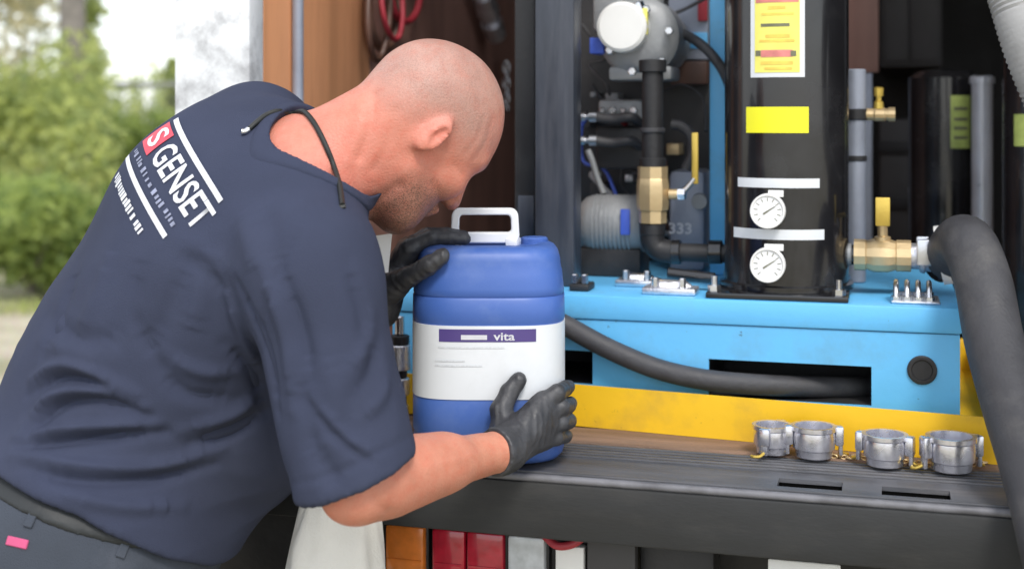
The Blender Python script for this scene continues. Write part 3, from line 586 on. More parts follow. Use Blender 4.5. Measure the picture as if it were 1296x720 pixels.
u3 = thing('third_vessel', 'black vessel with yellow label behind the thick grey hose', 'vessel', (XV(1318, 2.75), 2.75, ZB + .0015))
bm = newbm(); lathe(bm, (XV(1318, 2.75), 2.75, ZB + .0015), (0, 0, 1), [(0, .1), (.02, .1), (.02, .07), (.75, .07), (.78, .05), (.79, .0001)], 36); obj('vessel_body', bm, 'black', u3)
c_ = Vector((XV(1318, 2.75), 2.75, ZV(1300, 165, 2.7))); npobj('label', [(c_.x + .0705 * math.sin(-.55 + .6 * x), c_.y - .0705 * math.cos(-.55 + .6 * x), c_.z + y * .06) for x, y in vv], ff, 'stickg', u3, 60)
box_ = thing('equipment_crate', 'dark crate standing deep in the truck behind the standpipe', 'crate', (XV(1150, 3.6), 3.6, ZB + .0015))
bm = newbm(); box(bm, XV(1112, 3.6), XV(1185, 3.6), 3.6, 4.1, ZB + .0015, ZV(1150, 150, 3.6), bev=.01); obj('crate_body', bm, 'cab', box_)
for t in (.25, .55, .85): P_box('crate_rib', 'blackm', box_, XV(1112, 3.6), XV(1185, 3.6), 3.585, 3.599, ZB + t * .48, ZB + t * .48 + .03)

# ------------------------------------------------------------------ hoses
h1 = thing('discharge_hose', 'thick black rubber hose clamped to the brass valve outlet, running over the bumper', 'hose', (.12, 1.55, 0))
ring = oc(1190)
path = [ring + Vector((-.002, 0, 0)), ring + Vector((.014, -.001, .003)), W(1222, 306, 2.035), W(1243, 352, 1.97), W(1258, 430, 1.90), W(1284, 520, 1.80), W(1310, 600, 1.70), W(1334, 690, 1.62), W(1356, 800, 1.58), W(1380, 1000, 1.58), W(1410, 1300, 1.62), Vector((.34, 1.64, .12)), Vector((.40, 1.55, .046)), Vector((.75, 1.35, .046)), Vector((1.5, 1.2, .046))]
P_tube('hose', 'hose', h1, path, .041, n=24, k=10)
bm = newbm(); d_ = (path[1] - path[0]).normalized(); lathe(bm, ring + Vector((.002, -.001, .003)), d_, [(-.004, .040), (-.004, .0475), (.009, .0475), (.009, .042)], 32); obj('clamp_band', bm, 'whitem', h1)
P_box('clamp_screw', 'steel', h1, ring.x + .0, ring.x + .014, VC - .058, VC - .044, oz - .012, oz + .018)
h2 = thing('suction_hose', 'black rubber hose sagging across the blue skid into its slot', 'hose', TV(900, 490, BV - .02))
h2p = [(XV(632, BV + .16), BV + .16, BT + .018), (XV(636, BV + .06), BV + .06, BT + .02), (XV(648, BV), BV - .004, BT + .012), TV(672, 388, BV - .024), TV(720, 414, BV - .024), TV(770, 441, BV - .024), TV(830, 466, BV - .022), TV(890, 480, BV - .018), TV(950, 486, BV - .004), TV(1010, 489, BV + .025), TV(1075, 490, BV + .07), TV(1120, 489, BV + .12)]
P_tube('hose', 'rubber', h2, h2p, .0165, n=18)
P_cyl('end_fitting', 'steel', h2, (XV(632, BV + .16), BV + .155, BT + .0195), (XV(632, BV + .16), BV + .20, BT + .0195), .0185)
dct = thing('ribbed_duct', 'light grey ribbed flexible duct hanging down past the truck opening', 'duct', W(1335, 130, 2.0))
P_tube('duct', 'duct', dct, [W(1240, -640, 2.35), W(1255, -300, 2.2), W(1268, -80, 2.05), W(1290, 20, 2.0), W(1322, 110, 1.98), W(1372, 200, 2.0), W(1500, 260, 2.2), W(1640, 268, 2.5)], .038, n=20, k=26, ribs=.07)

# fittings seen in the gap left of the jug
fb = thing('hanging_fittings', 'string of small steel and black couplings beside the blue skid end', 'couplings', TV(508, 540, 2.07))
fx = XV(506, 2.07)
for y0, y1, r_, mt_ in ((400, 424, .008, 'steel'), (424, 436, .016, 'blackm'), (436, 468, .018, 'alu'), (468, 478, .012, 'blackm'), (478, 500, .016, 'alu'), (500, 512, .011, 'blackm'), (512, 538, .015, 'steel'), (538, 553, .011, 'blackm')):
    P_cyl('coupling', mt_, fb, TV(506, y1 - .5, 2.07), TV(506, y0, 2.07), r_, n=14)
P_tube('strap', 'steel', fb, [TV(506, 402, 2.07), TV(496, 396, 2.09), TV(484, 380, 2.115), TV(476, 366, 2.133)], .004)

# ------------------------------------------------------------------ cam-lock caps on the sill
cap_grp = 'cam-lock caps on the sill'
def make_cap(loc, rz, sc, label, lie=0):
    t = thing('coupling_cap', label, 'cap', loc, cap_grp, rz); t['local'] = 1
    bm = newbm(); lathe(bm, (0, 0, 0), (0, 0, 1), [(0, .022), (.002, .026), (.012, .027), (.014, .030), (.030, .031), (.038, .030), (.040, .033), (.046, .033), (.046, .027), (.016, .025), (.014, .0001)], 28)
    for v in bm.verts: v.co *= sc
    obj('cap_shell', bm, 'capalu', t)
    for s in (-1, 1):
        bm = newbm(); box(bm, s * .036 - .006, s * .036 + .006, -.009, .009, .018, .046, bev=.003); box(bm, s * .038 - .003, s * .038 + .003, -.006, .006, .004, .03, bev=.002)
        for v in bm.verts: v.co *= sc
        a_ = obj('cam_arm', bm, 'capalu', t)
        bm = newbm(); tube(bm, [(s * .040 * sc, 0, .008 * sc), (s * .047 * sc, .004, .004 * sc), (s * .050 * sc, .012, .003), (s * .046 * sc, .017, .0026)], .0022, n=8, k=4); obj('pull_ring', bm, 'brassy', a_)
    return t
make_cap(TZ(978, 573, ZB + .006) , R(75), .92, 'small scuffed aluminium cap with a brass ring at the end of the cap row')
make_cap(TZ(1030, 578, ZB + .006), R(10), 1.0, 'tall aluminium cap beside the smallest cap, pressed against the yellow tray')
make_cap(TZ(1120, 588.5, ZB + .006), R(-14), .98, 'aluminium coupling cap between two others, above the gap of the bumper slots')
make_cap(TZ(1204, 595, ZB + .006), R(24), 1.06, 'widest aluminium cap beside the thick black hose')
for (x0, y0, x1, y1, lb_) in ((1052, 577, 1098, 579, 'thin brass chain on the sill beside the tall cap at the yellow tray'), (1142, 583, 1178, 588, 'thin brass chain on the sill leading to the widest cap'), (1228, 588, 1262, 580, 'thin brass chain between the widest cap and the thick black hose')):
    a, b = TZ(x0, y0, ZB + .007), TZ(x1, y1, ZB + .007); n_ = 7
    bc = thing('retaining_chain', lb_, 'chain', (a + b) / 2, 'brass chains by the caps')
    for i in range(n_):
        p = a.lerp(b, (i + .5) / n_) + Vector((0, .006 * math.sin(i * 1.7), .0)); an = rnd.uniform(-.6, .6)
        pts = [p + Vector((.0055 * math.cos(t) * math.cos(an), .0055 * math.cos(t) * math.sin(an) + .003 * math.sin(t) * (i % 2), .0028 * math.sin(t) * ((i + 1) % 2))) for t in np.linspace(0, 2 * math.pi, 9)]
        P_tube('chain_link', 'brass', bc, pts, .0013, n=6, k=1)

# ------------------------------------------------------------------ white sack under the bumper
sk = thing('canvas_sack', 'off-white canvas sack hanging in front of the tail lights', 'sack', W(420, 800, 1.80))
NT, NZ = 40, 24; vv = []; ff = []
cA = C(432, 690, 1.87)
for i in range(NZ + 1):
    t = i / NZ; z = .835 - t * .36
    wv = .045 + .040 * min(1, t * 1.7) ** .8 - (.03 * max(0, t - .85) / .15); dv = .016 + .035 * math.sin(math.pi * min(1, t * .9 + .05))
    for j in range(NT):
        a = 2 * math.pi * j / NT; fo = 1 + .05 * math.sin(5 * a + 3 * t) + .04 * math.sin(9 * a - 8 * t) + .08 * math.exp(-((t - .35 - .2 * math.cos(a)) / .05) ** 2) * (1 if math.sin(a) < 0 else 0)
        vv.append(c2w([cA[0] - .03 * t + wv * fo * math.copysign(abs(math.cos(a)) ** .8, math.cos(a)), cA[1] - .0 + dv * fo * math.sin(a), z + (.012 * math.cos(a * 2 + 1)) * (1 - t)]))
for i in range(NZ):
    for j in range(NT): ff.append([i * NT + j, i * NT + (j + 1) % NT, (i + 1) * NT + (j + 1) % NT, (i + 1) * NT + j])
ff.append(list(range(NT))[::-1]); ff.append([NZ * NT + j for j in range(NT)])
npobj('sack_body', np.array(vv), ff, 'sack', sk)
tp = Vector(c2w([cA[0], cA[1], .832])); P_tube('strap', 'sack', sk, [tp, tp + Vector((0, .0, .035)), Vector((tp.x, VF + .02, ZB + .006)), Vector((tp.x, VF + .09, ZB + .006))], .005)
# ------------------------------------------------------------------ blue jug
JD = 2.0; jc = C(619, 300, JD); JX = jc[0]; JW, JDp = .1115, .100; JZ0 = ZB + .004; JZ1 = 1.166
jloc = Vector(c2w([JX, JD, JZ0]))
jug = thing('plastic_jug', 'blue plastic jug with white label band and white carrying handle, standing on the bumper', 'jug', jloc)
def sup(a, w, d, n=3.6):
    c, s = math.cos(a), math.sin(a); k = (abs(c) ** n + abs(s) ** n) ** (-1 / n); return k * c * w, k * s * d
def jring(z, w, d, cnt=64, a0=0, a1=2 * math.pi, end=False):
    out = []
    for i in range(cnt + (1 if end else 0)):
        x, y = sup(a0 + (a1 - a0) * i / cnt, w, d); out.append(c2w([JX + x, JD + y, z]))
    return out
def jloft(name, prof, mat, parent, cap=True, **kw):
    v, f = [], []; n = 64
    for z, o in prof: v += jring(z, JW + o, JDp + o, n)
    for i in range(len(prof) - 1):
        for j in range(n): f.append([i * n + j, i * n + (j + 1) % n, (i + 1) * n + (j + 1) % n, (i + 1) * n + j])
    if cap: f.append(list(range(n))[::-1]); f.append([(len(prof) - 1) * n + j for j in range(n)])
    return npobj(name, np.array(v), f, mat, parent, 50)
zL1, zL0 = CAMH - (412 - 150) / F_PX * 1.905, CAMH - (505 - 150) / F_PX * 1.905
zS = CAMH - (377 - 150) / F_PX * 1.905
jb = jloft('jug_body', [(JZ0, -.016), (JZ0 + .003, -.008), (JZ0 + .010, -.002), (JZ0 + .018, .0), (JZ0 + .03, .0), (JZ0 + .034, -.003), (JZ0 + .040, -.003), (JZ0 + .044, 0), (zL0 - .004, .0), (zL0, -.0012), (zL1, -.0012), (zL1 + .004, .0005), (zS - .003, .0), (zS, -.0025), (zS + .003, -.0005), (zS + .012, -.0015), (zS + .032, -.0035), (JZ1 - .035, -.005), (JZ1 - .02, -.0065), (JZ1 - .011, -.009), (JZ1 - .005, -.0135), (JZ1 - .001, -.021), (JZ1 + .001, -.034), (JZ1 - .004, -.048), (JZ1 - .004, -.07)], 'jug', jug)
jloft('label_band', [(zL0, -.0012), (zL0, .0006), (zL1, .0006), (zL1, -.0012)], 'label', jb, cap=False)
def jpatch(name, mat, px0, px1, py0, py1, off, parent, shape=None):
    # centre of the front face; x measured along the front
    z1, z0 = CAMH - (py0 - 150) / F_PX * 1.905, CAMH - (py1 - 150) / F_PX * 1.905
    v, f = shape or rect_verts(1, 1, 16, 1)
    out = []
    for x, y in v:
        X = (px0 + (px1 - px0) * (x + .5) - 619) / F_PX * 1.905
        Y = JDp * (1 - min(.98, abs(X / JW)) ** 3.6) ** (1 / 3.6) + off
        out.append(c2w([JX + X, JD - Y, z0 + (z1 - z0) * (y + .5)]))
    return npobj(name, np.array(out), f, mat, parent, 60)
pb_ = jpatch('purple_strip', 'purple', 557, 680, 416, 432, .0012, jb)
jpatch('printed_bar', 'printw', 585, 618, 423, 429, .0018, pb_)
tv, tf = text_verts('vita', .1); tv = np.array(tv); mn, mxx = tv.min(0), tv.max(0); tv = (tv - (mn + mxx) / 2) / (mxx - mn)
jpatch('printed_word', 'printw', 626, 653, 420, 430, .0018, pb_, (tv.tolist(), tf))
for yy, x0_, x1_ in ((438, 556, 640), (455, 552, 590), (461, 552, 612)): jpatch('printed_line', 'printl', x0_, x1_, yy, yy + 2.2, .0012, jb)
def rrect(w, h, r, n=5):
    o = []
    for cx_, cy_, a0 in ((w / 2 - r, h / 2 - r, 0), (-w / 2 + r, h / 2 - r, 90), (-w / 2 + r, -h / 2 + r, 180), (w / 2 - r, -h / 2 + r, 270)):
        for i in range(n + 1): a = R(a0 + 90 * i / n); o.append((cx_ + r * math.cos(a), cy_ + r * math.sin(a)))
    return o
hw, hh = 88 / F_PX * 2.0, 44 / F_PX * 2.0; hcx = (614 - 648) / F_PX * 2.0; hz_ = JZ1 - .001 + hh / 2
def frame_loft(name, outer, inner, dep, mat, parent, cx_, cy_, cz_, lean=0):
    n = len(outer); v, f = [], []
    for (P_, y) in ((outer, -dep), (inner, -dep), (inner, dep), (outer, dep)):
        for x, z in P_: v.append(c2w([cx_ + x, cy_ + y, cz_ + z]))
    for r_ in range(4):
        for j in range(n): f.append([r_ * n + j, r_ * n + (j + 1) % n, ((r_ + 1) % 4) * n + (j + 1) % n, ((r_ + 1) % 4) * n + j])
    o = npobj(name, np.array(v), f, mat, parent, 40); m = o.modifiers.new('bevel', 'BEVEL'); m.width = .002; m.segments = 2; return o
outer = [(x * (1 - .06 * (y / hh + .5)), y) for x, y in rrect(hw, hh, .012)]; inner = [(x * (1 - .06 * (y / hh + .5)), y + .003) for x, y in rrect(hw - .024, hh - .026, .006)]
frame_loft('carrying_handle', outer, inner, .008, 'white', jug, hcx, JD, hz_)
for s in (-1, 1):
    pc_ = c2w([hcx + s * (hw / 2 - .010), JD, JZ1 - .006]); P_box('handle_lug', 'white', jug, pc_[0] - .009, pc_[0] + .009, pc_[1] - .012, pc_[1] + .012, JZ1 - .006, JZ1 + .006)
pc_ = Vector(c2w([JX + .068, JD + .02, JZ1 - .006])); bm = newbm(); lathe(bm, pc_, (0, 0, 1), [(0, .02), (.010, .02), (.012, .018), (.012, .0001)], 24); obj('screw_cap', bm, 'jug', jug)

# ------------------------------------------------------------------ signed-distance modelling for the person
def nrm(v): v = np.asarray(v, float); return v / np.linalg.norm(v)
def cone(P, a, b, ra, rb):
    ab = b - a; t = np.clip(((P - a) @ ab) / (ab @ ab), 0, 1)
    return np.linalg.norm(P - a - t[:, None] * ab, axis=1) - (ra + (rb - ra) * t)
def ell(P, c, axes, r):
    q = (P - c) @ np.array(axes).T; r = np.array(r); k0 = np.linalg.norm(q / r, axis=1); k1 = np.linalg.norm(q / r ** 2, axis=1)
    return k0 * (k0 - 1) / np.maximum(k1, 1e-9)
def smin(a, b, k):
    h = np.clip(.5 + .5 * (b - a) / k, 0, 1); return b + (a - b) * h - k * h * (1 - h)
def smax(a, b, k): return -smin(-a, -b, k)
def half(P, p, n): return (P - p) @ nrm(n)       # positive on the side n points to
def mesh_sdf(fn, lo, hi, h, relax=2):
    lo, hi = np.array(lo), np.array(hi); B = 12; nb = np.ceil((hi - lo) / h / B).astype(int); n = nb * B
    Fd = np.full(n, 1., np.float32)
    bi = np.stack(np.meshgrid(*[np.arange(k) for k in nb], indexing='ij'), -1).reshape(-1, 3)
    cen = lo + (bi * B + (B - 1) / 2) * h; dc = fn(cen); rad = (B / 2 * h) * 1.75 + .02
    loc = np.stack(np.meshgrid(*[np.arange(B)] * 3, indexing='ij'), -1).reshape(-1, 3)
    act = np.abs(dc) < rad
    for b in bi[(~act) & (dc < 0)]: Fd[b[0] * B:(b[0] + 1) * B, b[1] * B:(b[1] + 1) * B, b[2] * B:(b[2] + 1) * B] = -1
    ab = bi[act]
    for s in range(0, len(ab), 60):
        idx = (ab[s:s + 60, None, :] * B + loc[None]).reshape(-1, 3); Fd[idx[:, 0], idx[:, 1], idx[:, 2]] = fn(lo + idx * h)
    ins = Fd < 0
    cs = [ins[i:n[0] - 1 + i, j:n[1] - 1 + j, k:n[2] - 1 + k] for i in (0, 1) for j in (0, 1) for k in (0, 1)]
    cnt = sum(c.astype(np.int8) for c in cs); cell = np.argwhere((cnt > 0) & (cnt < 8))
    vid = np.full(n - 1, -1, np.int64); vid[cell[:, 0], cell[:, 1], cell[:, 2]] = np.arange(len(cell))
    acc = np.zeros((len(cell), 3)); num = np.zeros(len(cell))
    cor = [(i, j, k) for i in (0, 1) for j in (0, 1) for k in (0, 1)]
    val = {c: Fd[cell[:, 0] + c[0], cell[:, 1] + c[1], cell[:, 2] + c[2]] for c in cor}
    for a in cor:
        for ax in range(3):
            if a[ax]: continue
            b = tuple(1 if q == ax else a[q] for q in range(3)); fa, fb_ = val[a], val[b]; m = (fa < 0) != (fb_ < 0)
            t = np.where(m, fa / np.where(m, fa - fb_, 1), 0); p = np.array(a, float)[None] + t[:, None] * (np.array(b) - np.array(a))[None]
            acc[m] += p[m]; num[m] += 1
    V_ = lo + (cell + acc / num[:, None]) * h; Q = []
    for ax in range(3):
        u, w = (ax + 1) % 3, (ax + 2) % 3
        sl0 = [slice(None)] * 3; sl1 = [slice(None)] * 3; sl0[ax] = slice(0, -1); sl1[ax] = slice(1, None)
        A, Bv = ins[tuple(sl0)], ins[tuple(sl1)]; e = np.argwhere(A != Bv); e = e[(e[:, u] > 0) & (e[:, w] > 0) & (e[:, u] < n[u] - 1) & (e[:, w] < n[w] - 1)]
        fl = A[e[:, 0], e[:, 1], e[:, 2]]
        def g(du, dw): q = e.copy(); q[:, u] += du; q[:, w] += dw; return vid[q[:, 0], q[:, 1], q[:, 2]]
        q = np.stack([g(-1, -1), g(0, -1), g(0, 0), g(-1, 0)], 1); q[~fl] = q[~fl][:, ::-1]; Q.append(q)
    Q = np.concatenate(Q); Q = Q[(Q >= 0).all(1)]
    for _ in range(relax): V_ = relax_mesh(V_, Q, .5)
    return V_, Q
def relax_mesh(V_, Q, a):
    s = np.zeros_like(V_); c = np.zeros(len(V_))
    for i in range(4):
        np.add.at(s, Q[:, i], V_[Q[:, (i + 1) % 4]]); np.add.at(c, Q[:, i], 1)
        np.add.at(s, Q[:, (i + 1) % 4], V_[Q[:, i]]); np.add.at(c, Q[:, (i + 1) % 4], 1)
    return V_ + a * (s / np.maximum(c, 1)[:, None] - V_)
def vnormals(V_, Q):
    fn = np.cross(V_[Q[:, 2]] - V_[Q[:, 0]], V_[Q[:, 3]] - V_[Q[:, 1]]); n = np.zeros_like(V_)
    for i in range(4): np.add.at(n, Q[:, i], fn)
    return n / np.maximum(np.linalg.norm(n, axis=1), 1e-12)[:, None]
def bvh_of(V_, Q): return BVHTree.FromPolygons([tuple(v) for v in V_], [tuple(q) for q in Q])
CAMC = Vector((0, 0, CAMH))
def shoot(bv, px, py):
    d = (Vector(C(px, py, 1.0)) - CAMC).normalized(); r = bv.ray_cast(CAMC, d)
    return (np.array(r[0]), np.array(r[1])) if r[0] is not None else (None, None)
def seg_dist(P, a, b):
    ab = b - a; t = np.clip(((P - a) @ ab) / max(ab @ ab, 1e-12), 0, 1); return np.linalg.norm(P - a - t[:, None] * ab, axis=1)
def smooth_noise(P, f, seed):
    r = np.random.RandomState(seed); o = np.zeros(len(P))
    for _ in range(7):
        k = r.normal(size=3); k = k / np.linalg.norm(k) * f * r.uniform(.6, 1.5); o += np.sin(P @ k + r.uniform(0, 6.28))
    return o / 7

# torso frame (camera-aligned coordinates)
C7 = C(342, 152, 1.78)
ts = nrm([.39, -.82, -.42]); tt = np.array([.638, -.088, .766]); tt = nrm(tt - ts * (tt @ ts)); tn = np.cross(ts, tt)
T = lambda s, t, n: C7 + ts * s + tt * t + tn * n
TA = [ts, tt, tn]
HC = C(549, 153, 1.865)
hf = nrm([.52, .45, -.726]); hu = np.array([.62, .2, .76]); hu = nrm(hu - hf * (hu @ hf)); hr = np.cross(hf, hu)
H = lambda f, r, u: HC + hf * f + hr * r + hu * u
HA = [hf, hr, hu]
SR, ER, WR = C(390, 316, 1.685), C(456, 610, 1.63), C(636, 570, 1.832)
SL, EL, WL = T(-.185, -.065, -.075), C(405, 402, 2.16), C(480, 388, 1.985)
tp = nrm([.34, .04, .94])                                 # pelvis axis
PCN = C(96, 700, 1.86)
hipR, hipL = PCN + np.array([.05, -.10, -.04]), PCN + np.array([-.02, .10, -.04])
kneR, kneL = hipR + np.array([.13, -.03, -.36]), hipL + np.array([.14, .05, -.36])
ankR, ankL = np.array([kneR[0] - .13, kneR[1] - .02, .09]), np.array([kneL[0] - .10, kneL[1] + .03, .09])

def torso(P, g=0.):
    d = ell(P, T(-.03, -.24, -.10), TA, (.205 + g, .25 + g, .165 + g))
    d = smin(d, ell(P, T(-.01, -.45, -.14), TA, (.20 + g, .21 + g, .19 + g)), .08)
    d = smin(d, ell(P, T(-.09, -.165, -.070), TA, (.135 + g, .135 + g, .130 + g)), .06)
    d = smin(d, cone(P, T(-.15, -.085, -.085), T(.14, -.085, -.085), .072 + g, .072 + g), .07)
    d = smin(d, cone(P, T(-.06, -.045, -.065), T(.06, -.045, -.065), .055 + g, .055 + g), .05)
    d = smin(d, ell(P, PCN + tp * .02, [nrm([.9, .1, -.4]), nrm([.1, -1, 0]), tp], (.17 + g, .19 + g, .15 + g)), .08)
    return d
fr_u = nrm(WR - ER)
def arm_r(P, g=0):
    d = smin(cone(P, SR, ER, .062 + g, .044 + g), cone(P, ER, WR, .041 + g, .0265 + g), .03)
    d = smin(d, cone(P, ER + fr_u * .03 + np.array([0, 0, .012]), ER + fr_u * .14 + np.array([0, -.004, .006]), .037 + g, .026 + g), .03)   # muscle belly
    d = smin(d, cone(P, ER + fr_u * .05 + np.array([0, 0, -.012]), ER + fr_u * .15, .034 + g, .026 + g), .03)
    return smin(d, ell(P, ER - fr_u * .014 + np.array([-.004, -.008, -.014]), np.eye(3), (.020, .020, .020)), .03)        # elbow point
def arm_l(P, g=0): return smin(cone(P, SL, EL, .062 + g, .046 + g), cone(P, EL, WL, .048 + g, .027 + g), .03)
def legs(P, g=0):
    d = smin(cone(P, hipR, kneR, .095 + g, .065 + g), cone(P, kneR, ankR, .062 + g, .045 + g), .03)
    e = smin(cone(P, hipL, kneL, .095 + g, .065 + g), cone(P, kneL, ankL, .062 + g, .045 + g), .03)
    return np.minimum(d, e)
def head(P):
    d = ell(P, H(-.006, 0, .018), HA, (.098, .077, .089))
    d = smin(d, ell(P, H(-.048, 0, .006), HA, (.060, .068, .066)), .03)
    d = smin(d, ell(P, H(.040, 0, -.018), HA, (.054, .062, .075)), .03)
    d = smin(d, ell(P, H(.036, 0, -.092), HA, (.050, .054, .052)), .035)           # jaw
    d = smin(d, ell(P, H(.066, 0, -.128), HA, (.024, .028, .022)), .03)            # chin
    for s in (-1, 1):
        d = smin(d, cone(P, H(.084, s * .012, .008), H(.066, s * .050, .004), .013, .011), .014)   # brow
        d = smin(d, ell(P, H(.060, s * .042, -.045), HA, (.026, .022, .022)), .02)  # cheek
        d = -smin(-d, ell(P, H(.095, s * .032, -.018), HA, (.016, .020, .014)), .012)   # eye socket
        d = smin(d, cone(P, H(.0, s * .050, -.085), H(.050, s * .036, -.118), .014, .014), .04)
    d = smin(d, cone(P, H(.090, 0, -.006), H(.112, 0, -.050), .009, .0125), .012)    # nose
    for s in (-1, 1): d = smin(d, ell(P, H(.100, s * .014, -.054), HA, (.012, .009, .009)), .008)
    d = smin(d, cone(P, H(.093, -.018, -.079), H(.093, .018, -.079), .007, .007), .006)
    d = smin(d, cone(P, H(.090, -.014, -.090), H(.090, .014, -.090), .007, .007), .006)
    for s in (-1, 1):                                                               # ears
        ec = H(-.022, s * .081, -.030); ea = [nrm(hf * .92 + hr * s * .1), nrm(hr * s + hf * -.35), nrm(hu + hf * -.18)]
        e = ell(P, ec, ea, (.0145, .0085, .030)); e = np.maximum(e, -ell(P, ec + hr * s * .0085 + hf * .003, ea, (.0085, .0075, .019)))
        e = smin(e, cone(P, ec + hf * .009 - hu * .004, ec + hf * .007 - hu * .014, .0055, .0045), .006)
        d = smin(d, e, .008)
    return d
NB = T(.01, -.035, -.088)
def neck(P):
    d = cone(P, NB, H(-.040, 0, -.045), .072, .066)
    return smin(d, cone(P, T(0, -.06, -.085), H(.0, 0, -.075), .070, .052), .04)
# hands: wrist, knuckles, two finger joints, tip
HR_K = [C(686, 509, 1.886), C(692, 525, 1.886), C(692, 541, 1.886), C(687, 557, 1.886)]
HR_F = [[C(705, 497, 1.893), C(716, 491, 1.925), C(719, 489, 1.950)], [C(710, 516, 1.897), C(720, 512, 1.933), C(722, 510, 1.962)], [C(710, 535, 1.897), C(720, 532, 1.932), C(722, 531, 1.960)], [C(704, 554, 1.894), C(714, 552, 1.922), C(717, 551, 1.945)]]
HR_T = [C(640, 548, 1.868), C(634, 518, 1.878), C(645, 497, 1.888), C(656, 481, 1.892)]
HL_K = [C(520, 313, 1.955), C(517, 312, 1.978), C(515, 314, 2.0), C(512, 320, 2.02)]
HL_F = [[C(545, 301, 1.957), C(568, 300.5, 1.960), C(588, 302, 1.962)], [C(542, 298, 1.985), C(566, 298, 1.990), C(586, 300, 1.995)], [C(538, 299, 2.01), C(560, 297, 2.02), C(578, 298, 2.025)], [C(534, 304, 2.035), C(552, 300, 2.045), C(567, 299, 2.05)]]
HL_T = [C(497, 362, 1.955), C(518, 350, 1.925), C(543, 336, 1.902), C(560, 324, 1.899)]
def hand(P, Wr, El, K, Fg, Th, g):
    d = None
    for i, k in enumerate(K):
        c = cone(P, Wr, k, .021 + g, (.0135, .0138, .013, .012)[i] + g); d = c if d is None else smin(d, c, .014)
    for i, f in enumerate(Fg):
        r0 = (.0098, .0100, .0096, .0086)[i] + g; q = K[i]
        fd = None
        for j, e in enumerate(f):
            c = cone(P, q, e, r0 * (1.06, 1, .93)[j], r0 * (1, .93, .82)[j]); fd = c if fd is None else smin(fd, c, .003); q = e
        d = smin(d, fd, .004)
    td = smin(cone(P, Th[0], Th[1], .019 + g, .0125 + g), smin(cone(P, Th[1], Th[2], .0125 + g, .0112 + g), cone(P, Th[2], Th[3], .0112 + g, .0095 + g), .003), .006)
    td = smin(td, cone(P, Wr, Th[0], .020 + g, .019 + g), .01)
    return smin(d, td, .008)
def glove(P, Wr, El, K, Fg, Th):
    d = hand(P, Wr, El, K, Fg, Th, .0016); u = nrm(El - Wr)
    d = smin(d, cone(P, Wr, Wr + u * .030, .0285, .0345), .012)
    return np.maximum(d, half(P, Wr + u * .017, u))
def body(P):
    d = torso(P, -.02)
    d = smin(d, arm_r(P), .04); d = smin(d, arm_l(P), .04); d = smin(d, neck(P), .045); d = smin(d, head(P), .022); d = smin(d, legs(P, -.015), .03)
    d = smin(d, hand(P, WR, ER, HR_K, HR_F, HR_T, -.0012), .012); d = smin(d, hand(P, WL, EL, HL_K, HL_F, HL_T, -.0012), .012)
    return d
# --- shirt
uR, uL = nrm(ER - SR), nrm(EL - SL)
HEM = C(120, 646, 1.70)
ncol = nrm([.74, .06, .66]); COLP = C(390, 212, 1.79)
hemR = C(446, 604, 1.63); hemRn = nrm([.36, .05, -.93])
def shirt_outer(P, g=0.):
    d = torso(P, .004 + g)
    sag = ell(P, T(.02, -.36, -.235), TA, (.16 + g, .16 + g, .13 + g)); d = smin(d, sag, .07)       # cloth hanging off the belly
    d = smin(d, cone(P, T(.11, -.09, -.085), SR + uR * .05, .076 + g, .080 + g), .05)
    d = smin(d, cone(P, T(-.13, -.10, -.09), SL + uL * .05, .078 + g, .076 + g), .05)
    a = cone(P, SR + uR * .02 + np.array([-.004, 0, 0]), SR + uR * .30 + np.array([-.004, 0, 0]), .082 + g, .077 + g)
    d = smin(d, a, .028)
    d = smin(d, cone(P, SL + uL * .02, SL + uL * .24, .078 + g, .074 + g), .028)
    d = smin(d, cone(P, T(.01, -.04, -.09), H(-.05, 0, -.11), .080 + g, .070 + g), .03)
    d = smin(d, ell(P, PCN + tp * .06, [nrm([.9, .1, -.4]), nrm([.1, -1, 0]), tp], (.199 + g, .215 + g, .18 + g)), .05)
    return d
def shirt(P):
    o = shirt_outer(P); d = o
    inn = shirt_outer(P, -.0085)
    d = smax(d, -np.maximum(cone(P, COLP - ncol * .06, COLP + ncol * .3, .053, .175), -half(P, COLP - ncol * .06, ncol)), .007)
    nearR = ((P - SR) @ uR > .12) & (np.linalg.norm(np.cross(P - SR, uR), axis=1) < .14)
    nearL = ((P - SL) @ uL > .10) & (np.linalg.norm(np.cross(P - SL, uL), axis=1) < .13)
    d = smax(d, np.where(nearR, half(P, hemR, hemRn), -1), .004); d = smax(d, np.where(nearL, half(P, SL + uL * .23, uL), -1), .006)
    d = smax(d, half(P, HEM, -tp) - .045 * np.clip(((P - PCN) @ np.array([.9, .3, 0])) / .16, 0, 1), .007)
    return smax(d, -inn, .003)
V_, Q_ = mesh_sdf(shirt, (-1.02, 1.42, .62), (-.02, 2.36, 1.52), .0036, 2)
bv0 = bvh_of(V_, Q_); Nn = vnormals(V_, Q_)
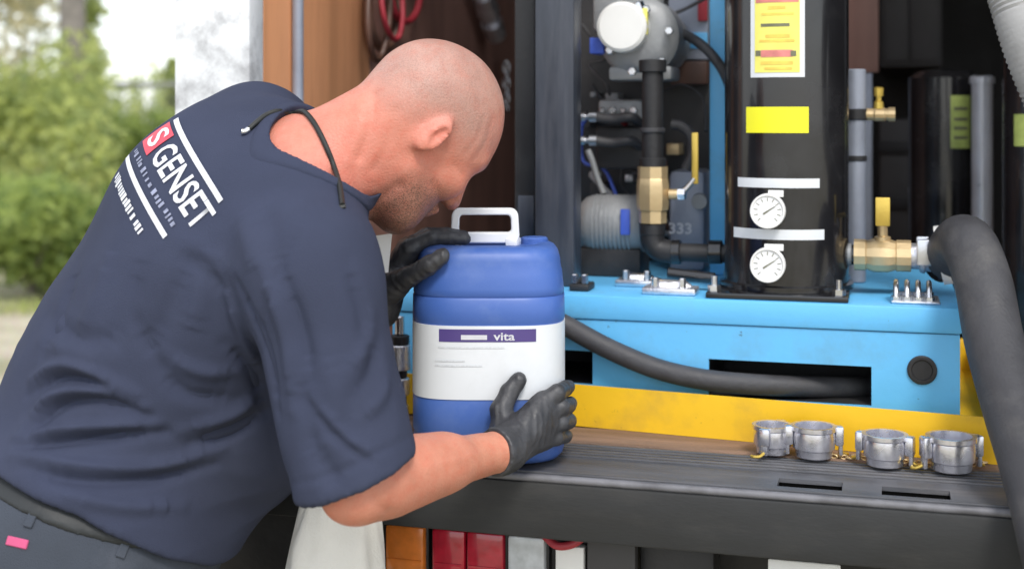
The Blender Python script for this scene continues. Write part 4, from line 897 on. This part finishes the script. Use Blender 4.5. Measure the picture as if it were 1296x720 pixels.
folds = [   # pixel polylines, amplitude (+ ridge, - groove), width
 ([(40, 480), (69, 464), (106, 467), (174, 498)], .0070, .010), ([(36, 500), (75, 480), (112, 482), (170, 508)], -.0070, .009),
 ([(32, 538), (69, 500), (132, 493), (182, 514)], .0075, .010), ([(40, 548), (78, 514), (130, 508), (190, 527)], -.0080, .009),
 ([(20, 552), (106, 540), (200, 534)], .0065, .010), ([(24, 566), (106, 556), (210, 547)], -.0085, .009),
 ([(20, 575), (106, 590), (190, 590), (280, 566)], .0070, .012), ([(30, 592), (100, 608), (190, 606), (270, 588)], -.0070, .010),
 ([(60, 622), (150, 640), (230, 640)], .0060, .012), ([(243, 562), (296, 546), (338, 520)], -.009, .012), ([(230, 545), (290, 525), (330, 500)], .006, .012),
 ([(174, 409), (200, 456)], -.004, .012), ([(285, 435), (320, 470), (335, 520)], -.006, .012), ([(300, 356), (338, 446), (352, 520)], -.0065, .011), ([(280, 345), (310, 430), (325, 470)], .006, .012),
 ([(330, 335), (362, 430), (372, 520)], .0055, .012), ([(352, 330), (384, 420), (394, 480)], -.005, .011), ([(396, 504), (438, 551), (475, 578)], .0035, .005), ([(390, 512), (432, 559), (470, 585)], -.003, .005),
 ([(440, 330), (458, 400), (470, 460)], -.0035, .010), ([(470, 400), (462, 440), (440, 470)], .004, .009), ([(480, 430), (470, 470), (448, 500)], -.004, .009), ([(490, 470), (480, 505), (455, 530)], .004, .009),
 ([(395, 560), (420, 600), (430, 615)], -.004, .012), ([(240, 330), (215, 390), (190, 440)], -.0035, .014), ([(270, 300), (255, 370), (240, 430)], .004, .016),
 ([(150, 300), (120, 380), (95, 440)], .0035, .016), ([(185, 310), (160, 390), (130, 450)], -.0035, .015), ([(100, 330), (75, 400), (55, 450)], -.003, .012), ([(205, 470), (240, 500), (300, 505)], -.005, .013), ([(210, 450), (255, 470), (300, 470)], .005, .013),
 ([(372, 612), (400, 606), (440, 592), (480, 572), (518, 552)], -.0016, .005), ([(395, 262), (372, 300), (352, 345), (335, 400), (330, 450)], -.0018, .0055), ([(330, 250), (345, 300), (350, 340)], -.003, .016), ([(60, 400), (100, 425), (150, 430)], -.0035, .012), ([(50, 430), (95, 447), (140, 455)], .0035, .012), ([(225, 300), (262, 318), (300, 350)], .003, .013), ([(215, 318), (255, 338), (290, 372)], -.0035, .012), ([(410, 440), (425, 500), (420, 560)], .0035, .014), ([(375, 470), (392, 530), (398, 585)], -.0035, .012), ([(300, 260), (315, 310), (322, 350)], .003, .016)]
disp = .0030 * smooth_noise(V_, 28, 1) + .0014 * smooth_noise(V_, 70, 2)
wc = (V_ - C7) @ np.array(TA).T          # fine creases, stretched across the body, stronger towards the waist and sleeve
wz = smooth_noise(wc * np.array([.35, 1, .35]), 120, 3); disp += .0022 * np.clip(-wc[:, 1] - .15, 0, .35) / .35 * (1 - np.abs(wz) * 1.6)
sl_ = np.clip(((V_ - SR) @ uR - .08) / .15, 0, 1) * (np.linalg.norm(np.cross(V_ - SR, uR), axis=1) < .11)
disp += .0022 * sl_ * (1 - 1.8 * np.abs(smooth_noise(V_ @ np.array([[1, 0, .5], [0, 1, 0], [-.5, 0, .6]]), 75, 8)))
for pts, amp, w in folds:
    h3 = [shoot(bv0, *p)[0] for p in smooth_path([(*p, 0) for p in pts], 4) for p in [p[:2]]]; h3 = [p for p in h3 if p is not None]
    if len(h3) < 2: continue
    dm = np.full(len(V_), 9.); tpar = np.zeros(len(V_))
    for i in range(len(h3) - 1):
        s_ = seg_dist(V_, h3[i], h3[i + 1]); m = s_ < dm; dm[m] = s_[m]; tpar[m] = (i + .5) / (len(h3) - 1)
    disp += 1.45 * amp * np.exp(-(dm / (w * (.78 if abs(amp) > .004 else 1))) ** 2) * np.clip(np.sin(np.pi * np.clip(tpar, .08, .92)) * 1.3, 0, 1)
near = np.clip((np.linalg.norm(V_ - COLP, axis=1) - .06) / .10, .25, 1)
pr = C(215, 220, 1.75); near *= np.clip((np.linalg.norm(V_ - pr, axis=1) - .05) / .1, .3, 1)
VS_ = V_ + Nn * (disp * near)[:, None]; VS_ = relax_mesh(VS_, Q_, .35)
person = thing('person', 'bald man in navy work shirt and black gloves bending over the blue jug', 'person', c2w([(ankR[0] + ankL[0]) / 2, (ankR[1] + ankL[1]) / 2, 0]))
VB, QB = mesh_sdf(body, (-.98, 1.36, .02), (.12, 2.36, 1.50), .0042, 1)
# head gets its own colours: shaved scalp, redder face, ear and neck, stubble round the mouth
q = (VB - HC) @ np.array(HA).T
base = np.array([.56, .215, .150]); colr = np.tile(base, (len(VB), 1))
def blend(mask, c): colr[:] = colr * (1 - mask[:, None]) + np.array(c) * mask[:, None]
sm = lambda x, a, b: np.clip((x - a) / (b - a), 0, 1)
ishead = np.linalg.norm(q, axis=1) < .22
scalp = sm(q[:, 2] - .5 * np.clip(q[:, 0], 0, 1) + .25 * np.clip(-q[:, 0], 0, 1), -.045, .015) * sm(-q[:, 0], -.088, -.060) * ishead
blend(scalp * .85, (.43, .265, .22))
blend(np.exp(-(np.linalg.norm(VB - H(.055, .06, .055), axis=1) / .035) ** 2) * .55, (.72, .27, .20))
earm = np.exp(-(np.linalg.norm((VB - H(-.022, .086, -.022)) , axis=1) / .026) ** 2); blend(earm * .6, (.70, .21, .15))
nk = np.exp(-(np.linalg.norm(VB - C(415, 235, 1.75), axis=1) / .075) ** 2); blend(nk * .6, (.62, .20, .145))
beard = np.exp(-(np.linalg.norm((q - np.array([.066, 0, -.115])) / np.array([.045, .058, .042]), axis=1)) ** 2 * 1.2); blend(np.clip(beard * 1.3, 0, .75), (.14, .085, .06))
brow = np.exp(-(((q[:, 2] - .008) / .006) ** 2)) * (q[:, 0] > .06) * sm(np.abs(q[:, 1]), .008, .016) * sm(-np.abs(q[:, 1]), -.055, -.045); blend(brow * .7, (.16, .09, .06))
lips = np.exp(-(np.linalg.norm((q - np.array([.098, 0, -.085])) / np.array([.012, .024, .010]), axis=1)) ** 2); blend(lips * .6, (.55, .17, .14))
fr = np.exp(-(seg_dist(VB, ER, WR) / .06) ** 2); blend(fr * .7, (.58, .265, .165))
jawm = sm(-q[:, 2] + .25 * q[:, 0], .062, .100) * sm(q[:, 0], -.015, .025) * (np.linalg.norm(q, axis=1) < .2); blend(jawm * .55, (.22, .125, .09))
alpha = np.clip(scalp * .20 + np.clip(jawm + beard, 0, 1) * .75, 0, 1) + fr * .10
bvB0 = bvh_of(VB, QB); dB = np.zeros(len(VB)); nB = vnormals(VB, QB)
for pts, amp, w in (([(455, 200), (470, 160), (474, 120)], -.0030, .006), ([(440, 205), (452, 165), (455, 125)], .0022, .008), ([(474, 215), (492, 180), (500, 140)], -.0018, .006), ([(505, 235), (480, 250), (455, 262)], -.003, .007), ([(590, 195), (604, 175), (612, 150)], -.0009, .004), ([(602, 200), (616, 178), (622, 152)], -.0009, .004),
                    ([(575, 210), (585, 222)], -.0012, .004), ([(548, 232), (556, 250), (552, 265)], -.0022, .006), ([(470, 625), (480, 640), (492, 648)], -.0015, .005), ([(540, 590), (580, 580), (615, 570)], .0012, .006)):
    h3 = [shoot(bvB0, p[0], p[1])[0] for p in smooth_path([(*p, 0) for p in pts], 4)]; h3 = [p for p in h3 if p is not None]
    if len(h3) > 1:
        dm = np.min([seg_dist(VB, h3[i], h3[i + 1]) for i in range(len(h3) - 1)], 0); dB += amp * np.exp(-(dm / w) ** 2)
VB = VB + nB * (dB + .0005 * smooth_noise(VB, 120, 31))[:, None]
npobj('body', c2w(VB), QB, 'skin', person, col=np.concatenate([colr, alpha[:, None]], 1))
for s in (-1, 1):
    e = H(.0745, s * .032, -.018); bm = newbm(); bmesh.ops.create_uvsphere(bm, u_segments=16, v_segments=12, radius=.0105)
    for v in bm.verts: v.co += Vector(c2w(e))
    ey = obj('eye', bm, 'eye', person, 180)
    pp = Vector(c2w(e)); dr = Vector(c2w(hf * .9 - hu * .5)).normalized(); bm = newbm(); lathe(bm, pp + dr * .0095, dr, [(0, .0056), (.0016, .005), (.0021, .0001)], 16); obj('iris', bm, 'cord', ey)
tsh = npobj('t_shirt', c2w(VS_), Q_, 'shirt', person)
bvS = bvh_of(VS_, Q_)
bvB = bvh_of(VB, QB)
def collar(P):
    cd = np.maximum(cone(P, COLP - ncol * .06, COLP + ncol * .3, .053, .175), -half(P, COLP - ncol * .06, ncol))
    d = smax(shirt_outer(P, .0030), -shirt_outer(P, -.0115), .004); d = smax(d, -cd - .001, .004)
    return smax(d, cd - .017, .004)
Vc, Qc = mesh_sdf(collar, COLP - .17, COLP + .17, .0030, 2)
npobj('collar', c2w(Vc), Qc, 'shirt', tsh)
# sleeve hem stitching band
# --- print on the back
pc0, pn0 = shoot(bvS, 207, 220)
ex = nrm(ts - pn0 * (ts @ pn0)); ey_ = np.cross(pn0, ex); ey_ = ey_ if ey_ @ tt > 0 else -ey_
pr_ = []
def drape(name, mat, verts, faces, u0, v0, off=.0016):
    out = []
    for x, y in verts:
        o_ = pc0 + ex * (u0 + x) * .94 + ey_ * (v0 + y) * .94 + pn0 * .15; r_ = bvS.ray_cast(Vector(o_), Vector(-pn0))
        h_ = np.array(r_[0]) + pn0 * off if r_[0] is not None else o_ - pn0 * .15
        out.append(h_)
    npobj(name, c2w(np.array(out)), faces, mat, tsh, 180)
PS = 1.0
drape('printed_stripe', 'printw', *rect_verts(.215, .008, 30, 1), .0, .048)
drape('printed_stripe', 'printw', *rect_verts(.205, .008, 26, 1), -.010, -.042)
drape('printed_lettering', 'printw', *text_verts('GENSET', .056, .165), .034, .012)
drape('printed_badge', 'printr', *rect_verts(.052, .048, 10, 8), -.085, .014)
drape('printed_letter', 'printw', *text_verts('S', .05, .032), -.083, .014, .0024)
rp_ = random.Random(4); u_ = -.100
while u_ < .085:
    w_ = rp_.uniform(.003, .008); drape('printed_mark', 'printg', *rect_verts(w_, rp_.uniform(.006, .010), 1, 1), u_, -.024 + rp_.uniform(-.0012, .0012)); u_ += w_ + rp_.choice((.0035, .004, .009))
u_ = -.09
while u_ < .058:
    w_ = rp_.uniform(.004, .008); drape('printed_mark', 'printw', *rect_verts(w_, rp_.uniform(.009, .014), 1, 1), u_, -.068 + rp_.uniform(-.001, .001)); u_ += w_ + rp_.choice((.0022, .0025, .003, .008))
# --- gloves
for (Wr, El, K, Fg, Th) in ((WR, ER, HR_K, HR_F, HR_T), (WL, EL, HL_K, HL_F, HL_T)):
    allp = np.array([Wr, Wr + nrm(El - Wr) * .05, *K, *Th, *[e for f in Fg for e in f]]); lo, hi = allp.min(0) - .05, allp.max(0) + .05
    Vg, Qg = mesh_sdf(lambda P: glove(P, Wr, El, K, Fg, Th), lo, hi, .0023, 2)
    ng = vnormals(Vg, Qg); Vg = Vg + ng * (.0011 * smooth_noise(Vg, 160, 5) + .0010 * (1 - 2 * np.abs(smooth_noise(Vg * np.array([1, 1, .6]), 300, 6))))[:, None]
    npobj('glove', c2w(Vg), Qg, 'glove', person)
# --- trousers, belt, boots
def pants_o(P, g=0):
    d = ell(P, PCN + tp * .02, [nrm([.9, .1, -.4]), nrm([.1, -1, 0]), tp], (.187 + g, .205 + g, .19 + g))
    d = smin(d, ell(P, PCN + tp * .06, [nrm([.9, .1, -.4]), nrm([.1, -1, 0]), tp], (.182 + g, .20 + g, .12 + g)), .04)
    return smin(d, legs(P, .016 + g), .035)
TOP = HEM + tp * .012
VT_, QT_ = mesh_sdf(lambda P: smax(smax(pants_o(P), half(P, TOP, tp), .008), half(P, np.array([0, 0, .07]), [0, 0, -1]), .008), (-1.05, 1.5, .03), (-.25, 2.26, 1.02), .006, 2)
nT = vnormals(VT_, QT_); VT_ = VT_ + nT * (.004 * smooth_noise(VT_, 30, 9) + .002 * smooth_noise(VT_, 65, 10))[:, None]
tro = npobj('trousers', c2w(VT_), QT_, 'pants', person)
VBt, QBt = mesh_sdf(lambda P: smax(smax(pants_o(P, .003), half(P, TOP - tp * .001, tp), .006), half(P, TOP - tp * .036, -tp), .006), (-1.05, 1.5, .60), (-.25, 2.26, 1.02), .004, 3)
nT = vnormals(VBt, QBt); VBt = VBt + nT * (.004 * smooth_noise(VBt, 30, 9) + .002 * smooth_noise(VBt, 65, 10) + .0008)[:, None]
npobj('belt', c2w(VBt), QBt, 'belt', person)
bvT = bvh_of(VT_, QT_)
def patch(name, mat, px, py, w, h, ang, parent, bv):
    p, n = shoot(bv, px, py)
    if p is None: return
    x_ = nrm(np.array([math.cos(ang), 0, math.sin(ang)]) - n * (n @ np.array([math.cos(ang), 0, math.sin(ang)]))); y_ = np.cross(n, x_); bm = newbm()
    vs_ = [bm.verts.new(c2w(p + x_ * a + y_ * b + n * c)) for c in (-.004, .0022) for a, b in ((-w, -h), (w, -h), (w, h), (-w, h))]
    for f in ((0, 1, 2, 3), (4, 5, 6, 7), (0, 1, 5, 4), (1, 2, 6, 5), (2, 3, 7, 6), (3, 0, 4, 7)): bm.faces.new([vs_[i] for i in f])
    bmesh.ops.bevel(bm, geom=bm.edges[:], offset=.001, segments=1, affect='EDGES'); obj(name, bm, mat, parent)
patch('brand_patch', 'pink', 22, 686, .014, .0055, R(-12), tro, bvT)
for lx, ly in ((44, 646), (160, 684)): patch('belt_loop', 'pants', lx, ly, .006, .021, R(-18), tro, bvT)
for an, s in ((ankR, 'R'), (ankL, 'L')):
    fw = nrm([.85, .35, 0]); 
    def boot(P): return np.maximum(smin(cone(P, an + np.array([0, 0, .06]), an - np.array([0, 0, .04]), .058, .058), smin(cone(P, an - np.array([0, 0, .05]) - fw * .03, an - np.array([0, 0, .05]) + fw * .15, .046, .044), cone(P, an, an + fw * .09 - np.array([0, 0, .04]), .05, .045), .03), .03), half(P, np.array([0, 0, .001]), [0, 0, -1]))
    Vk, Qk = mesh_sdf(boot, an - np.array([.14, .18, .12]), an + np.array([.28, .24, .16]), .006, 1); npobj('boot', c2w(Vk), Qk, 'boot', person)
# --- neck cord with a clip
cord = [(316, 166), (326, 157), (338, 148), (352, 143), (368, 142), (384, 144), (394, 152), (404, 168), (414, 190), (422, 212), (428, 236), (432, 262)]
pts = []
for p in cord:
    best = None
    for b_ in (bvS, bvB):
        h_, n_ = shoot(b_, *p)
        if h_ is not None and (best is None or h_[1] < best[0][1]): best = (h_, n_)
    if best is not None: pts.append(best[0] + best[1] * .003)
if len(pts) > 3:
    lan = P_tube('neck_cord', 'cord', person, [c2w(p) for p in pts], .0036, n=10, k=5)
    e0 = pts[0]; P_tube('cord_clip', 'steel', lan, [c2w(e0), c2w(e0 + np.array([-.004, -.002, -.003])), c2w(e0 + np.array([-.009, -.003, -.003]))], .0042, n=8, k=3)
    e1 = pts[-1]; P_tube('neck_cord', 'cord', person, [c2w(e1), c2w(C(438, 285, e1[1] + .05)), c2w(C(452, 315, 1.86)), c2w(C(470, 325, 1.92))], .004, n=8)
bdg = C(480, 322, 1.93); bm = newbm(); w_ = nrm([.9, .3, .1])
vs_ = [bm.verts.new(c2w(bdg + w_ * a + np.array([.1, 0, 1]) * b + np.array([-.3, .9, 0]) * c)) for c in (-.001, .001) for a, b in ((-.016, -.028), (.016, -.028), (.016, .028), (-.016, .028))]
for f in ((0, 1, 2, 3), (4, 5, 6, 7), (0, 1, 5, 4), (1, 2, 6, 5), (2, 3, 7, 6), (3, 0, 4, 7)): bm.faces.new([vs_[i] for i in f])
obj('hanging_tag', bm, 'white', person)

# ------------------------------------------------------------------ vegetation and fence behind, left
def leaf_mat(name, col, tr=.5):
    m = bpy.data.materials.new(name); m.use_nodes = True; n = m.node_tree; b = n.nodes['Principled BSDF']; L = n.links.new
    g_ = n.nodes.new('ShaderNodeNewGeometry'); rp = n.nodes.new('ShaderNodeValToRGB')
    rp.color_ramp.elements[0].color = (col[0] * .55, col[1] * .6, col[2] * .6, 1); rp.color_ramp.elements[1].color = (col[0] * 1.5, col[1] * 1.35, col[2] * 1.2, 1)
    L(g_.outputs['Random Per Island'], rp.inputs[0]); L(rp.outputs[0], b.inputs['Base Color']); b.inputs['Roughness'].default_value = .6
    t = n.nodes.new('ShaderNodeBsdfTranslucent'); L(rp.outputs[0], t.inputs[0]); mx = n.nodes.new('ShaderNodeMixShader'); mx.inputs[0].default_value = tr
    L(b.outputs[0], mx.inputs[1]); L(t.outputs[0], mx.inputs[2]); L(mx.outputs[0], n.nodes['Material Output'].inputs[0]); return m
LM = [leaf_mat('yellow_green_leaf', (.44, .52, .21), .65), leaf_mat('mid_green_leaf', (.32, .42, .14), .65), leaf_mat('dark_green_leaf', (.13, .23, .05), .6), leaf_mat('pale_dry_leaf', (.60, .60, .44), .65)]
MT['bark'] = M('grey_bark', (.20, .18, .16), .9, var=.3, scale=15, bump=1., bscale=40)
def leaves(clumps, n, size, seed):
    r = np.random.RandomState(seed); V_, F_ = [], []
    ws = np.array([c[3] ** 2 for c in clumps]); ws = ws / ws.sum()
    for i in range(n):
        c = clumps[r.choice(len(clumps), p=ws)]; d = r.normal(size=3); d /= np.linalg.norm(d); p = np.array(c[:3]) + d * c[3] * r.uniform(.35, 1.05) * np.array([1, 1, .9])
        if p[2] < .03: continue
        a = r.normal(size=3); a /= np.linalg.norm(a); b = np.cross(a, r.normal(size=3)); b /= np.linalg.norm(b); s = size * r.uniform(.6, 1.4); k = len(V_)
        nn = np.cross(a, b) * s * .15
        V_ += [p - a * s, p + b * s * .42 + nn, p + a * s, p - b * s * .42 + nn]; F_.append([k, k + 1, k + 2, k + 3])
    return np.array(V_), F_
def plant(name, label, cat, px, d, clump_px, n, size, mat, seed, stems=3, group=None):
    b_ = c2w(C(px, 150, d)); t = thing(name, label, cat, (b_[0], b_[1], 0), group); r = random.Random(seed)
    cl = [(*c2w(C(x, y, d + dd)), rr) for x, y, dd, rr in clump_px]
    v, f = leaves(cl, n, size, seed); npobj('crown', v, f, LM[mat], t, 0)
    for i in range(stems):
        c = cl[(i * 3) % len(cl)]; bm = newbm(); p0 = (b_[0] + r.uniform(-.15, .15), b_[1] + r.uniform(-.15, .15), -.02)
        tube(bm, [p0, ((p0[0] * .6 + c[0] * .4), (p0[1] * .6 + c[1] * .4), c[2] * .5), c[:3]], (.045 if name == 'tree' else .022, .008), n=8); obj('trunk' if name == 'tree' else 'stem', bm, 'bark', t)
    return t
rr_ = random.Random(3)
def cluster(x0, x1, y0, y1, n, r0, r1, dd=.5): return [(rr_.uniform(x0, x1), rr_.uniform(y0, y1), rr_.uniform(-dd, dd), rr_.uniform(r0, r1)) for _ in range(n)]
plant('shrub', 'dense dark green shrub growing low at the edge of the dirt path', 'shrub', 45, 10.0, cluster(-40, 105, 255, 335, 22, .16, .3), 5200, .05, 1, 11, 5)
plant('shrub', 'low deep green shrub half hidden behind the shirt back', 'shrub', 130, 10.4, cluster(95, 200, 270, 350, 16, .18, .3), 3600, .05, 2, 12, 4)
plant('tree', 'loose pale yellow-green young tree with thin drooping branches', 'tree', 30, 12.0, cluster(-70, 120, 90, 270, 34, .25, .45, .9), 7000, .055, 0, 13, 5)
plant('tree', 'tall pale tree with dry sparse foliage reaching above the others', 'tree', -30, 14.0, cluster(-160, 60, -160, 110, 30, .3, .6, 1.), 5200, .06, 3, 14, 4)
plant('tree', 'bright green slender tree standing right by the grey trunk', 'tree', 104, 13.0, cluster(92, 122, -120, 240, 20, .12, .24, .5), 3200, .055, 0, 15, 3)
plant('shrub', 'yellow-green climbing shrub grown through the wire fence', 'shrub', 170, 13.2, cluster(115, 235, 150, 300, 26, .2, .4, .3), 5200, .055, 1, 16, 5)
plant('shrub', 'tall leafy shrub between fence and white truck post', 'shrub', 222, 15.0, cluster(214, 262, 75, 180, 10, .12, .25, .5), 1200, .06, 0, 17, 3)
tr_ = thing('tree', 'bare grey tree trunk rising between pale leafy branches', 'tree', c2w([C(92, 150, 12.6)[0], 12.6, 0]))
tb = c2w([C(92, 150, 12.6)[0], 12.6, 0]); P_tube('trunk', 'bark', tr_, [tb + np.array([0, 0, -.05]), tb + np.array([.04, 0, 1.2]), tb + np.array([-.01, 0, 2.6]), tb + np.array([.05, 0, 4.6])], (.15, .10), n=14)
v, f = leaves([(*(tb + np.array([rr_.uniform(-1.2, 1.2), rr_.uniform(-1, 1), rr_.uniform(3.9, 5.4)])), rr_.uniform(.3, .6)) for _ in range(16)], 3000, .06, 21); npobj('crown', v, f, LM[1], tr_, 0)
# wire fence
fd = 14.0; fA, fB = Vector(c2w([C(-60, 150, fd)[0], fd, 0])), Vector(c2w([C(420, 150, fd)[0], fd, 0]))
fen = thing('wire_fence', 'grey chain-link fence with a pale top rail behind the shrubs', 'fence', (fA + fB) / 2); fh = 1.70
P_cyl('top_rail', 'duct', fen, fA + Vector((0, 0, fh)), fB + Vector((0, 0, fh)), .025)
for i in range(4): p = fA.lerp(fB, i / 3); P_cyl('fence_post', 'duct', fen, p + Vector((0, 0, -.02)), p + Vector((0, 0, fh + .05)), .03)
V_, F_ = [], []; L_ = (fB - fA).length; dr = (fB - fA).normalized(); st_ = .075; wv = .0022
for s in (-1, 1):
    for i in range(int((L_ + fh) / st_)):
        a = i * st_ - (0 if s > 0 else 0); x0_, z0_ = (a - fh, 0) if s > 0 else (a, 0); x1_, z1_ = (a, fh) if s > 0 else (a - fh, fh)
        if min(x0_, x1_) < 0 or max(x0_, x1_) > L_: continue
        p, q = fA + dr * x0_ + Vector((0, 0, z0_)), fA + dr * x1_ + Vector((0, 0, z1_)); k = len(V_); o = Vector((0, .004 * s, 0)); e = dr * wv
        V_ += [tuple(p - e + o), tuple(p + e + o), tuple(q + e + o), tuple(q - e + o), tuple(p - e + o * 2), tuple(p + e + o * 2), tuple(q + e + o * 2), tuple(q - e + o * 2)]
        F_ += [[k + j for j in t_] for t_ in ((0, 1, 2, 3), (4, 5, 6, 7), (0, 1, 5, 4), (1, 2, 6, 5), (2, 3, 7, 6), (3, 0, 4, 7))]
wm = npobj('wire_mesh', V_, F_, 'grey', fen, 0); wm['kind'] = 'stuff'
# far hedge row beyond the fence
for i in range(7):
    px = -260 + i * 105; plant('tree', ('dark green bush of the far hedge, beyond the fence', 'yellow-green bush of the far hedge, beyond the fence', 'deep green bush of the far hedge, beyond the fence')[(0, 1, 2, 0, 1, 0, 2)[i]], 'bush', px, 22 + (i % 3), cluster(px - 60, px + 60, 130, 245, 12, .5, .8, .8), 1500, .11, (1, 0, 2, 1, 0, 1, 2)[i], 40 + i, 2, 'bushes of the far hedge')
# grass
r = np.random.RandomState(5); V_, F_ = [], []
for i in range(9000):
    d = r.uniform(9.2, 13); px = r.uniform(-150, 260); b_ = c2w([C(px, 150, d)[0], d, 0])
    if math.sin(b_[0] * 1.3 + 1) + math.sin(b_[1] * 1.1) < -.2: continue
    a = r.uniform(0, 6.28); h_ = r.uniform(.04, .13); w_ = np.array([math.cos(a), math.sin(a), 0]) * .006; ln = np.array([r.normal() * .03, r.normal() * .03, h_]); k = len(V_); V_ += [b_ - w_, b_ + w_, b_ + ln]; F_.append([k, k + 1, k + 2])
gr = npobj('grass', np.array(V_), F_, LM[0], None, 0); tag(gr, 'short green grass beside the dirt path', 'grass', kind='stuff')
